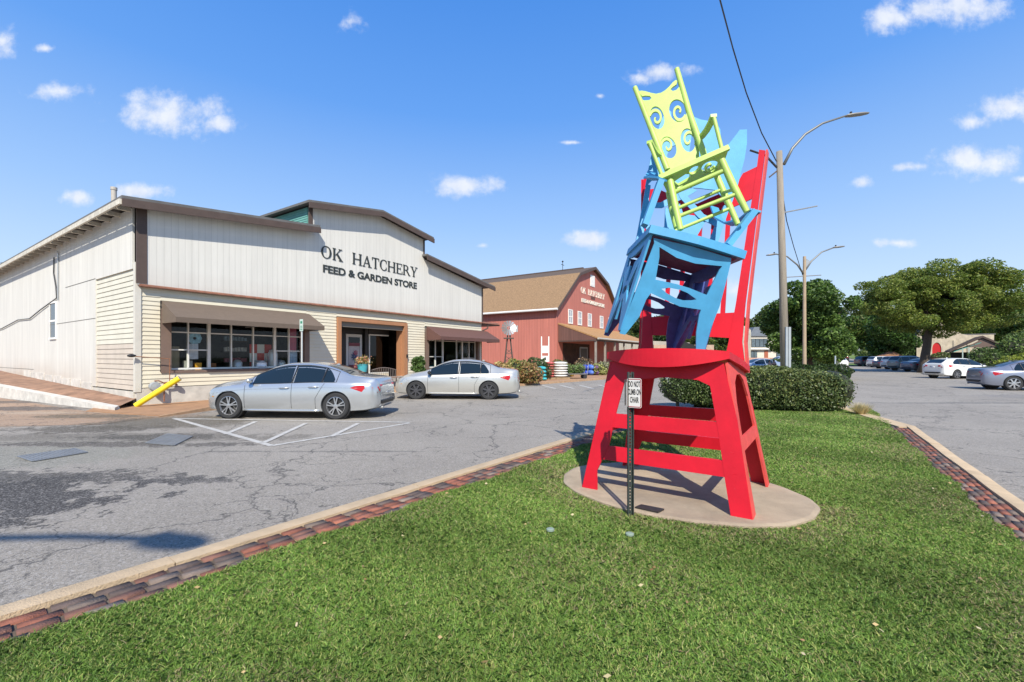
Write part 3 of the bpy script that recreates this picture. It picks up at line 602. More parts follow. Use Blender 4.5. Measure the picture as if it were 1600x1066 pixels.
# ------------------------------------------------------------------ green rocking chair on top
gb = P(1085, 262, 4.25); green = thing('chair_sculpture', 'small lime green chair with scroll cut-outs, topmost of the three stacked chairs', 'sculpture', gb)
gl = tuple(gb)
gBL, gBR, gSL, gSR = P(992,137,4.78), P(1057.5,108,4.66), P(1043,266,4.45), P(1099,238,4.32)
nG = (gBR-gBL).cross(gSL-gBL).normalized()
def gp(x, y): return raypl(980+x/3.677, 90+y/3.677, gBL, nG)
e1 = (gBR-gBL).normalized(); e2 = nG.cross(e1)
def g2(x, y): p = gp(x, y)-gBL; return (p.dot(e1), p.dot(e2))
def gf(a, c, w_, off=0.0): return gBL + e1*a + e2*c + nG*(w_+off)
out = [(62,196),(84,194),(104,197),(135,206),(165,212),(195,206),(218,192),(240,172),(262,146),(280,132),(288,140),(283,158),(262,172),(248,186),(262,196),(282,190),(303,168),(330,255),(358,345),(392,440),(412,520),(414,575),(236,658),(205,610),(170,500),(132,395),(95,290),(84,246),(100,250),(128,248),(140,236),(130,224),(104,222),(86,226)]
def ell(cx, cy, rx, ry, tilt, n=26):
    c, s = math.cos(tilt), math.sin(tilt); return [(cx+rx*math.cos(a)*c-ry*math.sin(a)*s, cy+rx*math.cos(a)*s+ry*math.sin(a)*c) for a in [2*math.pi*k/n for k in range(n)]]
holes = [(172,349,40,66,-.22),(291,309,49,66,-.22),(350,478,42,68,-.14),(237,520,44,64,-.30)]
plate('backrest', [[g2(*q) for q in out]] + [[g2(*q) for q in ell(*h)] for h in holes], gf, .018, GRN, green, gl)
def spiral(cx, cy, r0, r1, a0, a1, w0, w1, n=26, sx_=.72):
    L, Rr_ = [], []
    for i in range(n+1):
        t = i/n; a = a0+(a1-a0)*t; r_ = r0+(r1-r0)*t; w_ = w0+(w1-w0)*t; c, s = math.cos(a), math.sin(a)
        L.append((cx+(r_+w_)*c*sx_, cy+(r_+w_)*s)); Rr_.append((cx+(r_-w_)*c*sx_, cy+(r_-w_)*s))
    return L + Rr_[::-1]
for (cx, cy, r0, a0, dr) in ((168,352,56,math.pi*1.08,1),(296,312,58,.35,1),(352,476,60,.45,-1),(232,512,56,math.pi*.85,1)):
    plate('scroll', [[g2(*q) for q in spiral(cx, cy, r0, 7, a0, a0+dr*2*math.pi*1.05, 9, 7)]], lambda a, c, w_: gf(a, c, w_), .0184, GRN, green, gl)
def gt(nm, pts, r_, n=14, m_=GRN): return MB().tube(pts, r_, n).build(nm, m_, green, loc=None) if False else _gt(nm, pts, r_, n, m_)
def _gt(nm, pts, r_, n, m_):
    b = MB().tube(pts, r_, n); b.v = [(x-gl[0], y-gl[1], z-gl[2]) for x, y, z in b.v]; return b.build(nm, m_, green, auto=R(50))
gt('back_post', [gBL, gSL], [.026,.03]); gt('back_post', [gBR, P(1078,180,4.5), gSR, P(1100,246,4.31)], [.026,.03,.03,.03])
_gt('leg', [P(1046.5,280,4.20), P(1054,318,4.13), P(1063.5,359.5,4.07)], [.031,.033,.027], 16, GRN)
_gt('leg', [P(1127.5,250,4.03), P(1146,291,3.98), P(1167,331,3.93)], [.031,.033,.026], 16, GRN)
_gt('leg', [P(1117,268,4.31), P(1134,309,4.25), P(1153,351,4.18)], [.029,.031,.025], 16, GRN)
_gt('leg', [P(1045,300,4.46), P(1050,328,4.38), P(1057,356,4.30)], [.029,.031,.027], 16, GRN)
_gt('stretcher', [P(1053,301,4.17), P(1132,266.5,4.02)], .022, 12, GRN)
_gt('stretcher', [P(1060,338.5,4.10), P(1149,304,3.97)], .019, 12, GRN)
_gt('stretcher', [P(1049,330,4.38), P(1126,297,4.27)], .017, 12, GRN)
_gt('stretcher', [P(1055,361,4.30), P(1140,326,4.22)], .017, 12, GRN)
_gt('stretcher', [P(1058,333,4.11), P(1050,325,4.38)], .016, 12, GRN); _gt('stretcher', [P(1147,296,3.97), P(1130,301,4.26)], .016, 12, GRN)
sc4 = [P(1031,276.5,4.19), P(1137,230,4.00), P(1126,262,4.34), P(1044,303,4.47)]
sn = (sc4[1]-sc4[0]).cross(sc4[3]-sc4[0]).normalized()
if sn.z < 0: sn = -sn
def gs(u_, v_, w_): return sc4[0]*(1-u_)*(1-v_)+sc4[1]*u_*(1-v_)+sc4[3]*(1-u_)*v_+sc4[2]*u_*v_ + sn*(w_-.012)
plate('seat', [[(0,0),(1,0),(1,1),(0,1)], ell(.76,.52,.13,.34,-.2), ell(.50,.30,.08,.18,0), [(.16,.42),(.36,.30),(.44,.42),(.42,.66),(.22,.72)], ell(.24,.84,.09,.06,.1,12)], gs, .028, GRN, green, gl)
plate('seat_lip', [[(-.01,-.05),(1.01,-.05),(1.01,.06),(-.01,.06)]], lambda a, c, w_: gs(a, c, w_+.003), .05, GRN, green, gl)
plate('scroll', [spiral(.76,.52,.26,.05,.6,.6+5.2,.045,.03,20,.42)], gs, .0272, GRN, green, gl)
def slabpath(nm, pts, wd_, th, up):
    b = MB()
    for i in range(len(pts)-1): b.bar(pts[i], pts[i+1]+(pts[i+1]-pts[i])*.06, wd_, th, up)
    b.v = [(x-gl[0], y-gl[1], z-gl[2]) for x, y, z in b.v]; b.build(nm, GRN, green)
slabpath('armrest', [P(1090,219,4.42), P(1097,213,4.36), P(1104,204,4.28), P(1110,193,4.20), P(1115,181,4.10)], .055, .03, (0,0,1))
slabpath('armrest', [P(1031,243,4.47), P(1024,238,4.42), P(1019.5,231,4.36), P(1015,222,4.28)], .055, .03, (0,0,1))
_gt('arm_support', [P(1115.5,184,4.10), P(1128,234,4.06)], .018, 10, GRN); _gt('arm_support', [P(1015,224,4.27), P(1034,274,4.23)], .018, 10, GRN)
# ------------------------------------------------------------------ small things round the sculpture
pb = G(985, 806, .11); ps = thing('sign_post', 'white DO NOT CLIMB ON CHAIR sign on a black perforated post', 'sign', pb)
b = MB(); b.add([(-.022,-.018,0),(.022,-.018,0),(.022,-.018,1.2),(-.022,-.018,1.2)], [(0,1,2,3)])
b = MB()
for x0, x1, y0, y1 in ((-.028,-.022,-.02,.012),(.022,.028,-.02,.012)): b.box((x0,y0,-.05),(x1,y1,1.33))
for k in range(45):
    z = .0+k*.0296
    b.box((-.022,.008,z),(.022,.012,z+.017)); b.box((-.022,.008,z+.017),(-.006,.012,z+.0296)); b.box((.006,.008,z+.017),(.022,.012,z+.0296))
b.build('post', mat('black_green_paint', (.028,.038,.034), .6, var=.4, vscale=30), ps)
SW = [(-.075,.0),(.055,.0)]
def rrect(x0, x1, z0, z1, r_, n=5):
    L = []
    for cx, cz, a0 in ((x1-r_,z1-r_,0),(x0+r_,z1-r_,90),(x0+r_,z0+r_,180),(x1-r_,z0+r_,270)):
        for k in range(n+1): a = R(a0+90*k/n); L.append((cx+r_*math.cos(a), cz+r_*math.sin(a)))
    return L
psr = R(-38)
def sgn_(a, c, w_): return (a*math.cos(psr)+ .01, a*math.sin(psr)-.036+w_, c)
z0, z1 = 1.005, 1.275
plate('sign_plate', [rrect(-.055,.085,z0,z1,.018)], lambda a, c, w_: sgn_(a, c, w_), .004, mat('sign_white', (.66,.63,.60), .4), ps)
plate('sign_border', [rrect(-.050,.080,z0+.006,z1-.006,.015), rrect(-.044,.074,z0+.012,z1-.012,.011)], lambda a, c, w_: sgn_(a, c, w_-.0035), .002, mat('sign_red', (.33,.02,.03), .5), ps)
def text(body, size, fn, th, m, parent, name='lettering', align='CENTER', bold=0.0, sx=1.0, spc=1.0):
    cu = bpy.data.curves.new('t', 'FONT'); cu.body = body; cu.size = size; cu.extrude = th/2; cu.align_x = align; cu.offset = bold; cu.space_character = spc
    t = bpy.data.objects.new('t', cu); C.objects.link(t); me = bpy.data.meshes.new_from_object(t.evaluated_get(bpy.context.evaluated_depsgraph_get())); bpy.data.objects.remove(t)
    for q in me.vertices: q.co = fn(q.co.x*sx, q.co.y, q.co.z)
    me.polygons.foreach_set('use_smooth', [False]*len(me.polygons))
    me.materials.clear(); me.materials.append(m); o = bpy.data.objects.new(name, me); C.objects.link(o); o.parent = parent; return o
for k, t_ in enumerate(('DO NOT', 'CLIMB ON', 'CHAIR')):
    text(t_, .072, lambda a, c, w_, k=k: sgn_(a+.015, c+1.198-k*.072, w_-.004), .002, BLK, ps, sx=.385, bold=.0012)
plate('sign_plate', [rrect(-.05,.05,1.02,1.26,.015)], lambda a, c, w_: (a*.35-.045, -.02+a*.9+w_+.03, c), .004, mat('sign_back', (.12,.14,.14), .5), ps)
pq = [G(992,793,.15), G(1002,789,.15), G(1038,796,.15), G(1028,801,.15)]
o = MB().prism([(q.x, q.y) for q in pq], lambda a, c, w_: (a, c, .135+w_), .022).build('plaque', mat('dark_bronze', (.05,.045,.042), .5, metal=.5, var=.4, vscale=20), loc=tuple(pq[0])); tag(o, 'small dark bronze plaque lying flat on the concrete slab', 'plaque')
for px, py, lb in ((860,829,'pale plastic irrigation cap in the lawn left of the sign post'), (984,836,'crumpled silvery sprinkler head in the lawn below the sign post')):
    q = G(px, py, .12); o = MB().lathe([(.001,0),(.034,0),(.034,.014),(.022,.02),(.001,.021)], 16, Matrix.Translation(q)).build('sprinkler_head', mat('cap_pale', (.22,.28,.22) if px == 860 else (.2,.2,.2), .5), loc=tuple(q)); tag(o, lb, 'sprinkler')
# give-way sign seen from behind, past the chair legs
q = G(1059, 636, .1); t = thing('yield_sign', 'grey back of a triangular give-way sign seen between the red chair legs', 'sign', q)
b = MB(); b.box((-.03,-.03,0),(.03,.03,1.15)); b.build('post', BLK, t)
b = MB(); b.prism([(0,.20),(-.50,1.08),(.50,1.08)], lambda a, c, w_: (a, -.05+w_, c), .012); b.build('sign_plate', mat('sign_back_grey', (.33,.37,.37), .5, metal=.3, var=.15), t)
# ------------------------------------------------------------------ trees, hedge, bushes
def leafmat(name, rough=.5, tr=.3): return mat(name, (.1,.15,.04), rough, attr=True, trans=tr, spec=.4)
LEAF = leafmat('leaves', .5, .38); BARK = mat('bark', (.085,.065,.05), .95, var=.35, vscale=5, vec=(3,3,.6), bump=.7, bscale=18)
def cloudpts(n, blobs, shell=.55):
    """points in a union of ellipsoids, biased outward, thinned by lumpy noise"""
    out = []
    wts = np.array([b_[3]*b_[4]*b_[5] for b_ in blobs])**.75; wts = wts/wts.sum()
    for (x, y, z, rx, ry, rz), w_ in zip(blobs, wts):
        k = int(n*w_)+1; d = rng.normal(size=(k,3)); d /= np.linalg.norm(d,axis=1)[:,None]; r_ = rng.uniform(0,1,k)**(1/3*(1-shell)+.02); r_ = 1-(1-r_)*.9
        out.append(d*(r_*(1+.12*np.sin(d[:,0]*7+x)*np.sin(d[:,2]*6+y)))[:,None]*np.array([rx,ry,rz])+np.array([x,y,z]))
    return np.concatenate(out)
def crown_blobs(c, rad, n, br, seed, flat=.8):
    g = np.random.default_rng(seed); B = []
    for k in range(n):
        d = g.normal(size=3); d /= np.linalg.norm(d); r_ = g.uniform(.35,.92); s = br*g.uniform(.6,1.25)
        B.append((c[0]+d[0]*rad[0]*r_, c[1]+d[1]*rad[1]*r_, c[2]+d[2]*rad[2]*r_, s, s, s*flat))
    return B
def leafcol(n, pts, base, alt, amt=.3, var=.35):
    base = np.array(base); alt = np.array(alt); c = np.sin(pts[:,0]*1.3+pts[:,2])*np.sin(pts[:,1]*1.1+2*pts[:,2]); m_ = (rng.random(len(pts)) < amt+.25*c)[:,None]
    return np.where(m_, alt, base)*rng.uniform(1-var,1+var,(len(pts),1))
def limb(b, p0, p1, r0, r1, wob, seed):
    g = np.random.default_rng(seed); pts = []; n = 6
    for k in range(n+1):
        t = k/n; p = Vector(p0).lerp(Vector(p1), t); p += Vector(g.normal(size=3))*wob*math.sin(math.pi*t); pts.append(p)
    b.tube(pts, [r0+(r1-r0)*k/n for k in range(n+1)], 8)
def tree(name, label, loc, trunk_h, tr, c, rad, nb, br, nl, ls, base, alt, amt=.3, seed=1, lean=(0,0), cat='tree', group=None, flat=.8, fork=None, shell=.5):
    t = thing(name, label, cat, loc, 0, group); b = MB(); top = (lean[0], lean[1], trunk_h)
    limb(b, (0,0,-.1), top, tr, tr*.62, tr*.3, seed); g = np.random.default_rng(seed+5)
    bl = crown_blobs(c, rad, nb, br, seed, flat)
    for k in range(min(nb, 14)):
        x = bl[k]; limb(b, top, (x[0]*.85+top[0]*.15, x[1]*.85, x[2]-br*.2), tr*.42, tr*.06, rad[0]*.05, seed+k)
    b.build('trunk', BARK, t, smooth=True)
    p = cloudpts(nl, bl, shell); p = p[p[:,2] > c[2]-rad[2]*1.12]
    leaves('crown', p, ls, LEAF, leafcol(0, p, base, alt, amt), t, aspect=.62, flat=.25); return t
DG = (.045,.095,.016); MG = (.08,.15,.028); YG = (.17,.21,.04); OG = (.13,.16,.035)
def at(px, Y): return Vector(((px-800)/F*Y, Y, hz(Y)))
tree('maple_tree', 'dense dark green maple behind the hedge and the two lamp poles', at(1268,34), 2.6, .2, (.1,0,4.35), (3.2,3.0,3.75), 40, 1.0, 42000, .12, (.055,.11,.02), (.15,.24,.05), .42, 11)  # brighter alternate leaf colour paints the yellow-green highlights into the crown
tree('honey_locust_tree', 'broad flat-topped yellow-green honey locust leaning over the parked cars', at(1440,44), 5.4, .42, (1.5,0,7.35), (8.4,6.0,3.75), 190, 1.15, 130000, .10, (.12,.18,.028), (.23,.265,.052), .45, 21, lean=(1.0,0), flat=.55, shell=.3)
bgt = [(1392,70,2.5,.3,(0,0,5.6),(4.4,4,4.0),22,1.6,14000,.22,DG,MG,'dark leafy tree left behind the honey locust'),
 (1360,88,3,.3,(0,0,6.2),(4.5,4,3.6),20,1.7,12000,.25,MG,OG,'mid green tree beside the far end of the street'),
 (1338,140,3,.3,(0,0,7),(7,5,5.5),20,2.3,9000,.4,DG,MG,'dark tree closing the street at the hilltop'),
 (1298,150,3,.3,(0,0,9),(9,5,7),24,2.8,10000,.45,DG,MG,'tall dark tree left of the hilltop road'),
 (1378,130,3,.3,(0,0,7.5),(9,5,7),24,2.6,10000,.42,DG,(.05,.09,.02),'large dark tree right of the hilltop road'),
 (1593,62,2.5,.3,(0,0,6.0),(3.6,3,3.6),20,1.2,12000,.2,MG,OG,'tree at the right edge behind the shelter'),
 (1560,95,3,.3,(0,0,8),(11,5,5.6),26,2.4,14000,.34,MG,YG,'wide green tree behind the shelter roof'),
 (1490,110,3,.3,(0,0,8),(10,5,5.0),26,2.6,11000,.36,(.045,.08,.02),MG,'tree mass behind the stone church'),
 (1185,120,3,.3,(0,0,7),(9,6,6.2),26,2.6,13000,.34,(.055,.095,.022),OG,'rounded green tree behind the pale modern house'),
 (1120,85,3,.3,(-1,0,5.3),(5,4,4.2),22,1.6,12000,.24,(.06,.11,.03),YG,'leafy tree showing between the red chair back slats'),
 (1062,100,3,.3,(0,0,5.6),(8,4,3.9),22,2.0,12000,.28,(.05,.09,.025),MG,'low tree seen behind the blue chair legs'),
 (985,80,3,.3,(-.5,0,5.4),(4.6,4,4.2),22,1.6,12000,.24,(.05,.09,.025),OG,'dark tree rising right of the red barn porch'),
 (960,120,3,.3,(0,0,8),(6,4,6),22,2.0,9000,.3,DG,MG,'distant tree behind the red barn')]
for k, (px, Y, th, tr_, c, rad, nb, br, nl, ls, ba, al, lb) in enumerate(bgt):
    tree('leafy_tree', lb, at(px, Y), th, tr_, c, rad, nb, br, nl, ls, ba, al, .35, 40+k, group='trees standing beyond the streets')
def bush(name, label, loc, blobs, nl, ls, base, alt, amt=.3, cat='shrub', core=True, group=None, kind=None, stemc=None):
    t = thing(name, label, cat, loc, 0, group); p = cloudpts(nl, blobs, .7); p = p[p[:,2] > .02]
    leaves('foliage', p, ls, LEAF, leafcol(0, p, base, alt, amt), t)
    b = MB()
    for x, y, z, rx, ry, rz in blobs[:12]:
        if core: b.ball((x,y,z), (rx*.72,ry*.72,rz*.72), 8, 6)
        b.tube([(x*.2,y*.2,0),(x,y,z)], .02, 5)
    b.build('stem', mat('twig_dark', (.018,.022,.009), .95, var=.5, vscale=9), t); return t
# clipped hedge: box-like with rounded shoulders
def hedge():
    a = Vector((4.75,12.95)); e = Vector((9.2,11.95)); c0 = (a+e)/2; t = thing('hedge', 'clipped dark green evergreen hedge across the island behind the chairs', 'hedge', (c0.x,c0.y,.1)); ln = (e-a).length; ax = (e-a).normalized(); ny = Vector((-ax.y, ax.x))
    n = 62000; q = rng.uniform(-1,1,(n,3)); p4 = (np.abs(q[:,0])**3.2+np.abs(q[:,1])**3.2+np.abs((q[:,2]))**3.2)**(1/3.2); q = q[p4 > .25]; p4 = p4[p4 > .25]; n = len(q)
    q = q/p4[:,None]*(rng.uniform(.86,1.03,(n,1)))*(1+.035*np.sin(q[:,0:1]*19)*np.sin(q[:,2:3]*5+1)+.03*np.sin(q[:,0:1]*43+q[:,1:2]*9))
    L = q[:,0]*(ln/2+.1); Wd = q[:,1]*.95; Hh = .60+q[:,2]*.60-.06*(q[:,0]+.2)+.03*np.sin(L*3)
    p = np.c_[ax.x*L+ny.x*Wd, ax.y*L+ny.y*Wd+ .3, Hh]; p = p[p[:,2] > .0]
    top = p[:,2] > 1.05; col = leafcol(0, p, (.075,.11,.034), (.17,.19,.06), .24, .45); col[top] = col[top]*.8+np.array([.03,.035,.006])
    leaves('foliage', p, .034, leafmat('hedge_leaves', .42, .12), col, t, aspect=.55)
    b = MB()
    for k in range(9):
        s = (k/8-.5)*(ln-.5); b.ball((ax.x*s, ax.y*s+.3, .6), (.42,.72,.50), 10, 8); b.tube([(ax.x*s,ax.y*s+.3,0),(ax.x*s,ax.y*s+.3,.5)], .04, 6)
    b.build('branches', mat('twig_dark', (.018,.022,.009)), t)
hedge()
# tuft of dry grass at its foot
def tuft(px, py, label, n=700, h=.34, col=(.58,.48,.24), Yz=.1, spread=.16):
    q = G(px, py, Yz); a = rng.uniform(0,2*np.pi,n); r_ = rng.uniform(0,spread*.5,n); l = rng.uniform(.1,1,n)*spread*1.3; z = h*rng.uniform(.5,1,n); w_ = .003
    p0 = np.c_[np.cos(a)*r_, np.sin(a)*r_, np.zeros(n)]; l = l*1.5; p2 = p0+np.c_[np.cos(a)*l, np.sin(a)*l, z]; p1 = p0*.45+p2*.55; s = np.c_[-np.sin(a)*w_, np.cos(a)*w_, np.zeros(n)]
    v = np.stack([p0-s, p0+s, p1+s, p2, p1-s], 1).reshape(-1,3); o = npmesh('ornamental_grass', v+np.array(q), 5, np.arange(5*n), LEAF, np.array(col)*rng.uniform(.6,1.4,(n,1)), None, tuple(q)); tag(o, label, 'grass tuft')
tuft(1345, 648, 'tuft of dry arching ornamental grass at the right end of the hedge')
# ------------------------------------------------------------------ the shop building (local x along the street front, y into the building)
FA = math.atan2(.8404, .542)
shop_b = thing('store_building', 'long white metal-clad feed store with a stepped gable front and black lettering', 'building', (-12.05,14.0,0), FA)
CLAD = grooved('white_metal_cladding', (.66,.635,.575), .2, 'X', .06, .17, stain=[(4.6,3.9,(.35,.22,.16),.9),(6.2,7.2,(.45,.42,.38),.3)])
CLADS = grooved('white_flank_cladding', (.62,.60,.55), .2, 'Y', .09, .12, stain=[(1.6,.4,(.38,.27,.18),1.3),(5.4,6.4,(.42,.40,.36),.5)])
LAP = mat('cream_lap_siding', (.66,.60,.46), .55, var=.06, vscale=2)
def fx(a, c, w_): return (a, w_, c)
FW, EZ = 18.4, 6.35
plate('front_wall', [[(0,3.9),(18.4,3.9),(18.4,6.25),(12.85,7.12),(12.85,8.22),(9.58,8.72),(5.95,8.12),(5.95,7.05),(0,6.38)]], fx, .12, CLAD, shop_b, (0,.06,0))
def lapwall(rects, name, plane, parent, pitch=.142, m=LAP):
    b = MB()
    for t0, t1, z0, z1 in rects:
        z = z0
        while z < z1-.01:
            e = min(z+pitch, z1)
            pr = [(0,z),(-.028,z+.002),(-.006,e),(0,e)]
            if plane == 'F': f = lambda a, c, w_, t0=t0, t1=t1: (t0+(t1-t0)*w_, a, c)
            else: f = lambda a, c, w_, t0=t0, t1=t1: (a, t0+(t1-t0)*w_, c)
            b.prism(pr, f, 1); z += pitch
    return b.build(name, m, parent)
W1 = (.75,5.72,1.12,3.05); W2 = (13.2,18.0,.95,3.0); DR = (7.3,11.6,.12,3.42)
lapwall([(0.1,.62,.58,3.88),(.62,5.95,.58,1.08),(5.80,7.28,.58,3.88),(.62,5.80,3.46,3.88),(7.28,11.62,3.46,3.88),(11.62,13.0,.58,3.88),(13.0,18.4,3.35,3.88),(13.0,18.4,.58,.92),(18.0,18.4,.92,3.35)], 'front_siding', 'F', shop_b)
lapwall([(.12,3.8,2.03,4.42)], 'side_siding', 'S', shop_b, .17, mat('cream_lap_siding_side', (.60,.57,.47), .6, var=.09, vscale=2)); lapwall([(.12,3.8,.50,2.03)], 'side_siding', 'S', shop_b, .17, mat('beige_lap_siding_side', (.52,.45,.37), .6, var=.12, vscale=2))
b = MB(); b.box((0,.001,0),(.1,.3,0)); b = MB()
b.box((.02,.02,3.0),(FW,.12,3.88)); b.box((.02,.02,.5),(7.25,.12,1.1)); b.box((11.6,.02,.5),(FW,.12,.94)); b.box((5.78,.02,1.1),(7.28,.12,3.0)); b.box((11.62,.02,.94),(13.05,.12,3.0)); b.box((.02,.02,1.1),(.66,.12,3.0)); b.box((18.1,.02,.94),(FW,.12,3.0))
b.build('backing_wall', mat('plywood_dark', (.2,.18,.15), .8), shop_b)
plate('side_wall', [[(3.8,.50),(30,.80),(30,6.38),(0.14,6.38),(0.14,4.42),(3.8,4.42)]], lambda a, c, w_: (w_, a, c), .06, CLADS, shop_b, (.03,0,0))
b = MB(); b.box((-.045,-.05,.45),(.11,.115,4.62)); b.build('corner_board', mat('corner_cream', (.58,.55,.48), .6, var=.1), shop_b)
b = MB(); b.box((-.03,-.14,3.95),(.24,-.061,6.35)); b.build('corner_post', BROWN, shop_b)
b = MB(); b.box((0.0,-.03,-.1),(FW,.14,.56)); b.box((-.05,.1,-.1),(.1,30,.46)); b.build('foundation', mat('white_block', (.52,.49,.43), .9, var=.25, vscale=2.2, bump=.5, bscale=40), shop_b)
b = MB()
for k in range(8): b.box((-.075-.01*(k%3), 4.2+k*1.35, .30+.035*k), (-.02, 5.45+k*1.35, .62+.035*k+.05*(k%2)))
b.build('skirting_board', LW, shop_b)
b = MB(); b.box((FW-.12,.1,0),(FW,30,6.25)); b.build('far_side_wall', CLADS, shop_b)
b = MB(); b.box((.0,29.9,0),(FW,30,6.3)); b.build('rear_wall', CLADS, shop_b)
# roofs with brown fascias
SHING = mat('grey_roofing', (.13,.125,.12), .85, var=.25, vscale=3)
def roofseg(x0, z0, x1, z1, y0, y1, nm='roof', th=.10):
    b = MB(); b.add([(x0,y0,z0),(x1,y0,z1),(x1,y1,z1),(x0,y1,z0),(x0,y0,z0+th),(x1,y0,z1+th),(x1,y1,z1+th),(x0,y1,z0+th)], [(0,3,2,1),(4,5,6,7),(0,1,5,4),(1,2,6,5),(2,3,7,6),(3,0,4,7)]); return b.build(nm, SHING, shop_b)
def fascia(x0, z0, x1, z1, y, h=.24, th=.06):
    b = MB(); b.add([(x0,y,z0-h),(x1,y,z1-h),(x1,y+th,z1-h),(x0,y+th,z0-h),(x0,y,z0),(x1,y,z1),(x1,y+th,z1),(x0,y+th,z0)], [(0,3,2,1),(4,5,6,7),(0,1,5,4),(1,2,6,5),(2,3,7,6),(3,0,4,7)]); return b.build('fascia', BROWN, shop_b)
OV = -.50
for seg in ((-.50,6.42,6.15,7.18),(5.62,8.14,9.6,8.82),(9.6,8.82,13.25,8.30),(12.7,7.26,19.3,6.34)):
    roofseg(seg[0],seg[1],seg[2],seg[3],OV,30); fascia(seg[0],seg[1]-.002,seg[2],seg[3]-.002,OV-.06)
roofseg(6.14,7.18,9.5,7.6,.3,30); roofseg(9.5,7.6,12.72,7.26,.3,30)
b = MB(); b.box((-.56,OV,6.24),(-.50,30,6.40)); b.build('side_fascia', mat('flaking_cream_board', (.55,.51,.43), .8, var=.3, vscale=5), shop_b)
for k in range(30):
    b = MB(); b.box((-.49, .25+k*.98, 6.27), (0.0, .34+k*.98, 6.40)); b.build('rafter_tail', mat('flaking_cream_board', (.5,.5,.5)), shop_b)
TEAL = mat('teal_lap_siding', (.13,.32,.28), .6, var=.15, vscale=4)
b = MB()
for k in range(11): b.prism([(0,0),(-.02,0),(0,.1)], lambda a, c, w_, k=k: (5.93+a, .1+w_, 7.02+k*.1+c), 29)
b.build('clerestory_siding', TEAL, shop_b)
b = MB(); b.box((5.94,.05,7.0),(6.0,29.9,8.1)); b.box((12.8,.05,7.1),(12.86,29.9,8.2)); b.build('clerestory_wall', TEAL, shop_b)
b = MB(); b.box((5.86,-.14,7.14),(6.03,-.06,8.1)); b.build('corner_post', BROWN, shop_b)
b = MB(); b.box((12.78,-.14,7.2),(12.9,-.06,8.2)); b.build('corner_post', BROWN, shop_b)
b = MB(); b.box((18.28,-.14,3.95),(18.42,-.06,6.22)); b.build('corner_post', BROWN, shop_b)
# rust-brown pent strip between the two claddings, running on past the right corner
b = MB(); b.prism([(-.13,3.84),(-.13,3.87),(-.0,3.98),(.02,3.98),(.02,3.84)], lambda a, c, w_: (.04+w_, a-.06, c), 20.3)
b.build('pent_flashing', mat('rusty_brown_metal', (.20,.085,.05), .7, var=.45, vscale=5), shop_b)
b = MB(); b.box((18.4,-.15,3.78),(20.4,3.5,3.835)); b.build('pent_roof', BROWN, shop_b)
b = MB(); b.tube([(19.0,-.10,3.80),(19.0,-.10,3.55),(18.6,-.02,3.38),(18.46,.05,3.35),(18.46,.05,.3)], .05, 8); b.build('downpipe', BROWN, shop_b)
# lettering on the front: serif capitals cut from plates, sans capitals below
def serif_word(word, x0, x1, zb, h):
    LET = {}
    def box_(a, c, e, d): return [(a,c),(e,c),(e,d),(a,d)]
    def ringp(cx, cz, rx, rz, a0=0, a1=360, tk=.17, tn=.06, n=28):
        o, i = [], []
        for k in range(n+1):
            a = R(a0+(a1-a0)*k/n); t = tn+(tk-tn)*abs(math.cos(a)); o.append((cx+rx*math.cos(a), cz+rz*math.sin(a))); i.append((cx+(rx-t)*math.cos(a), cz+(rz-tn*1.1)*math.sin(a)))
        return o + i[::-1]
    S = .045
    def stem(x, t=.16, z0=0, z1=1, s=.07): return [box_(x,z0,x+t,z1), box_(x-s,z0,x+t+s,z0+S), box_(x-s,z1-S,x+t+s,z1)]
    LET['O'] = (.98, [ringp(.49,.5,.47,.52)]); LET['C'] = (.86, [ringp(.48,.5,.46,.52,42,318), box_(.76,.66,.80,.96), box_(.76,.06,.80,.32)])
    LET['K'] = (.98, stem(.10)+[[(.24,.38),(.30,.46),(.82,.97),(.72,.97)], [(.36,.50),(.50,.62),(.94,.03),(.72,.03)], box_(.60,.955,.92,1), box_(.62,0,1.0,S)])
    LET['H'] = (1.0, stem(.09)+stem(.75)+[box_(.2,.47,.8,.53)]); LET['T'] = (.84, stem(.34)+[box_(.03,.94,.81,1), box_(.03,.74,.07,1), box_(.77,.74,.81,1)])
    LET['A'] = (.96, [[(.10,.02),(.16,.02),(.50,.93),(.46,1.0)], [(.46,1.0),(.54,1.0),(.88,.02),(.70,.02),(.44,.80)], box_(.26,.30,.70,.35), box_(.0,0,.30,S), box_(.60,0,1.0,S)])
    LET['E'] = (.80, stem(.09)+[box_(.2,.95,.74,1), box_(.70,.76,.74,1), box_(.2,.48,.56,.53), box_(.53,.38,.57,.63), box_(.2,0,.78,.05), box_(.74,0,.78,.26)])
    LET['R'] = (.94, stem(.09)+[ringp(.36,.74,.36,.26,-90,90,.16,.05,16), box_(.2,.95,.38,1), box_(.2,.48,.38,.53), [(.40,.50),(.56,.50),(.92,.03),(.74,.03)], box_(.74,0,.98,S)])
    LET['Y'] = (.94, stem(.39,.16,0,.45)[:2]+[[(.10,.97),(.28,.97),(.55,.45),(.47,.40),(.39,.45)], [(.80,.97),(.86,.97),(.55,.42),(.50,.45)], box_(.0,.955,.38,1), box_(.66,.955,.98,1)])
    LET[' '] = (.85, [])
    tot = sum(LET[c][0]+.06 for c in word)-.06; k_ = (x1-x0)/tot; x = x0; res = []
    for ci, c in enumerate(word):
        b = MB(); res.append(b)
        for pi, L in enumerate(LET[c][1]): b.prism([(x+a*k_, zb+d*h) for a, d in L], lambda a, d, w_, pi=pi: (a, -.145-.0012*pi+w_, d), .055)
        x += (LET[c][0]+.06)*k_
    return [q for q in res if q.v]
LETM = mat('black_letters', (.028,.033,.03), .5)
SG = thing('store_sign', 'large black raised letters reading OK HATCHERY over FEED & GARDEN STORE', 'sign lettering', shop_b.location, FA)
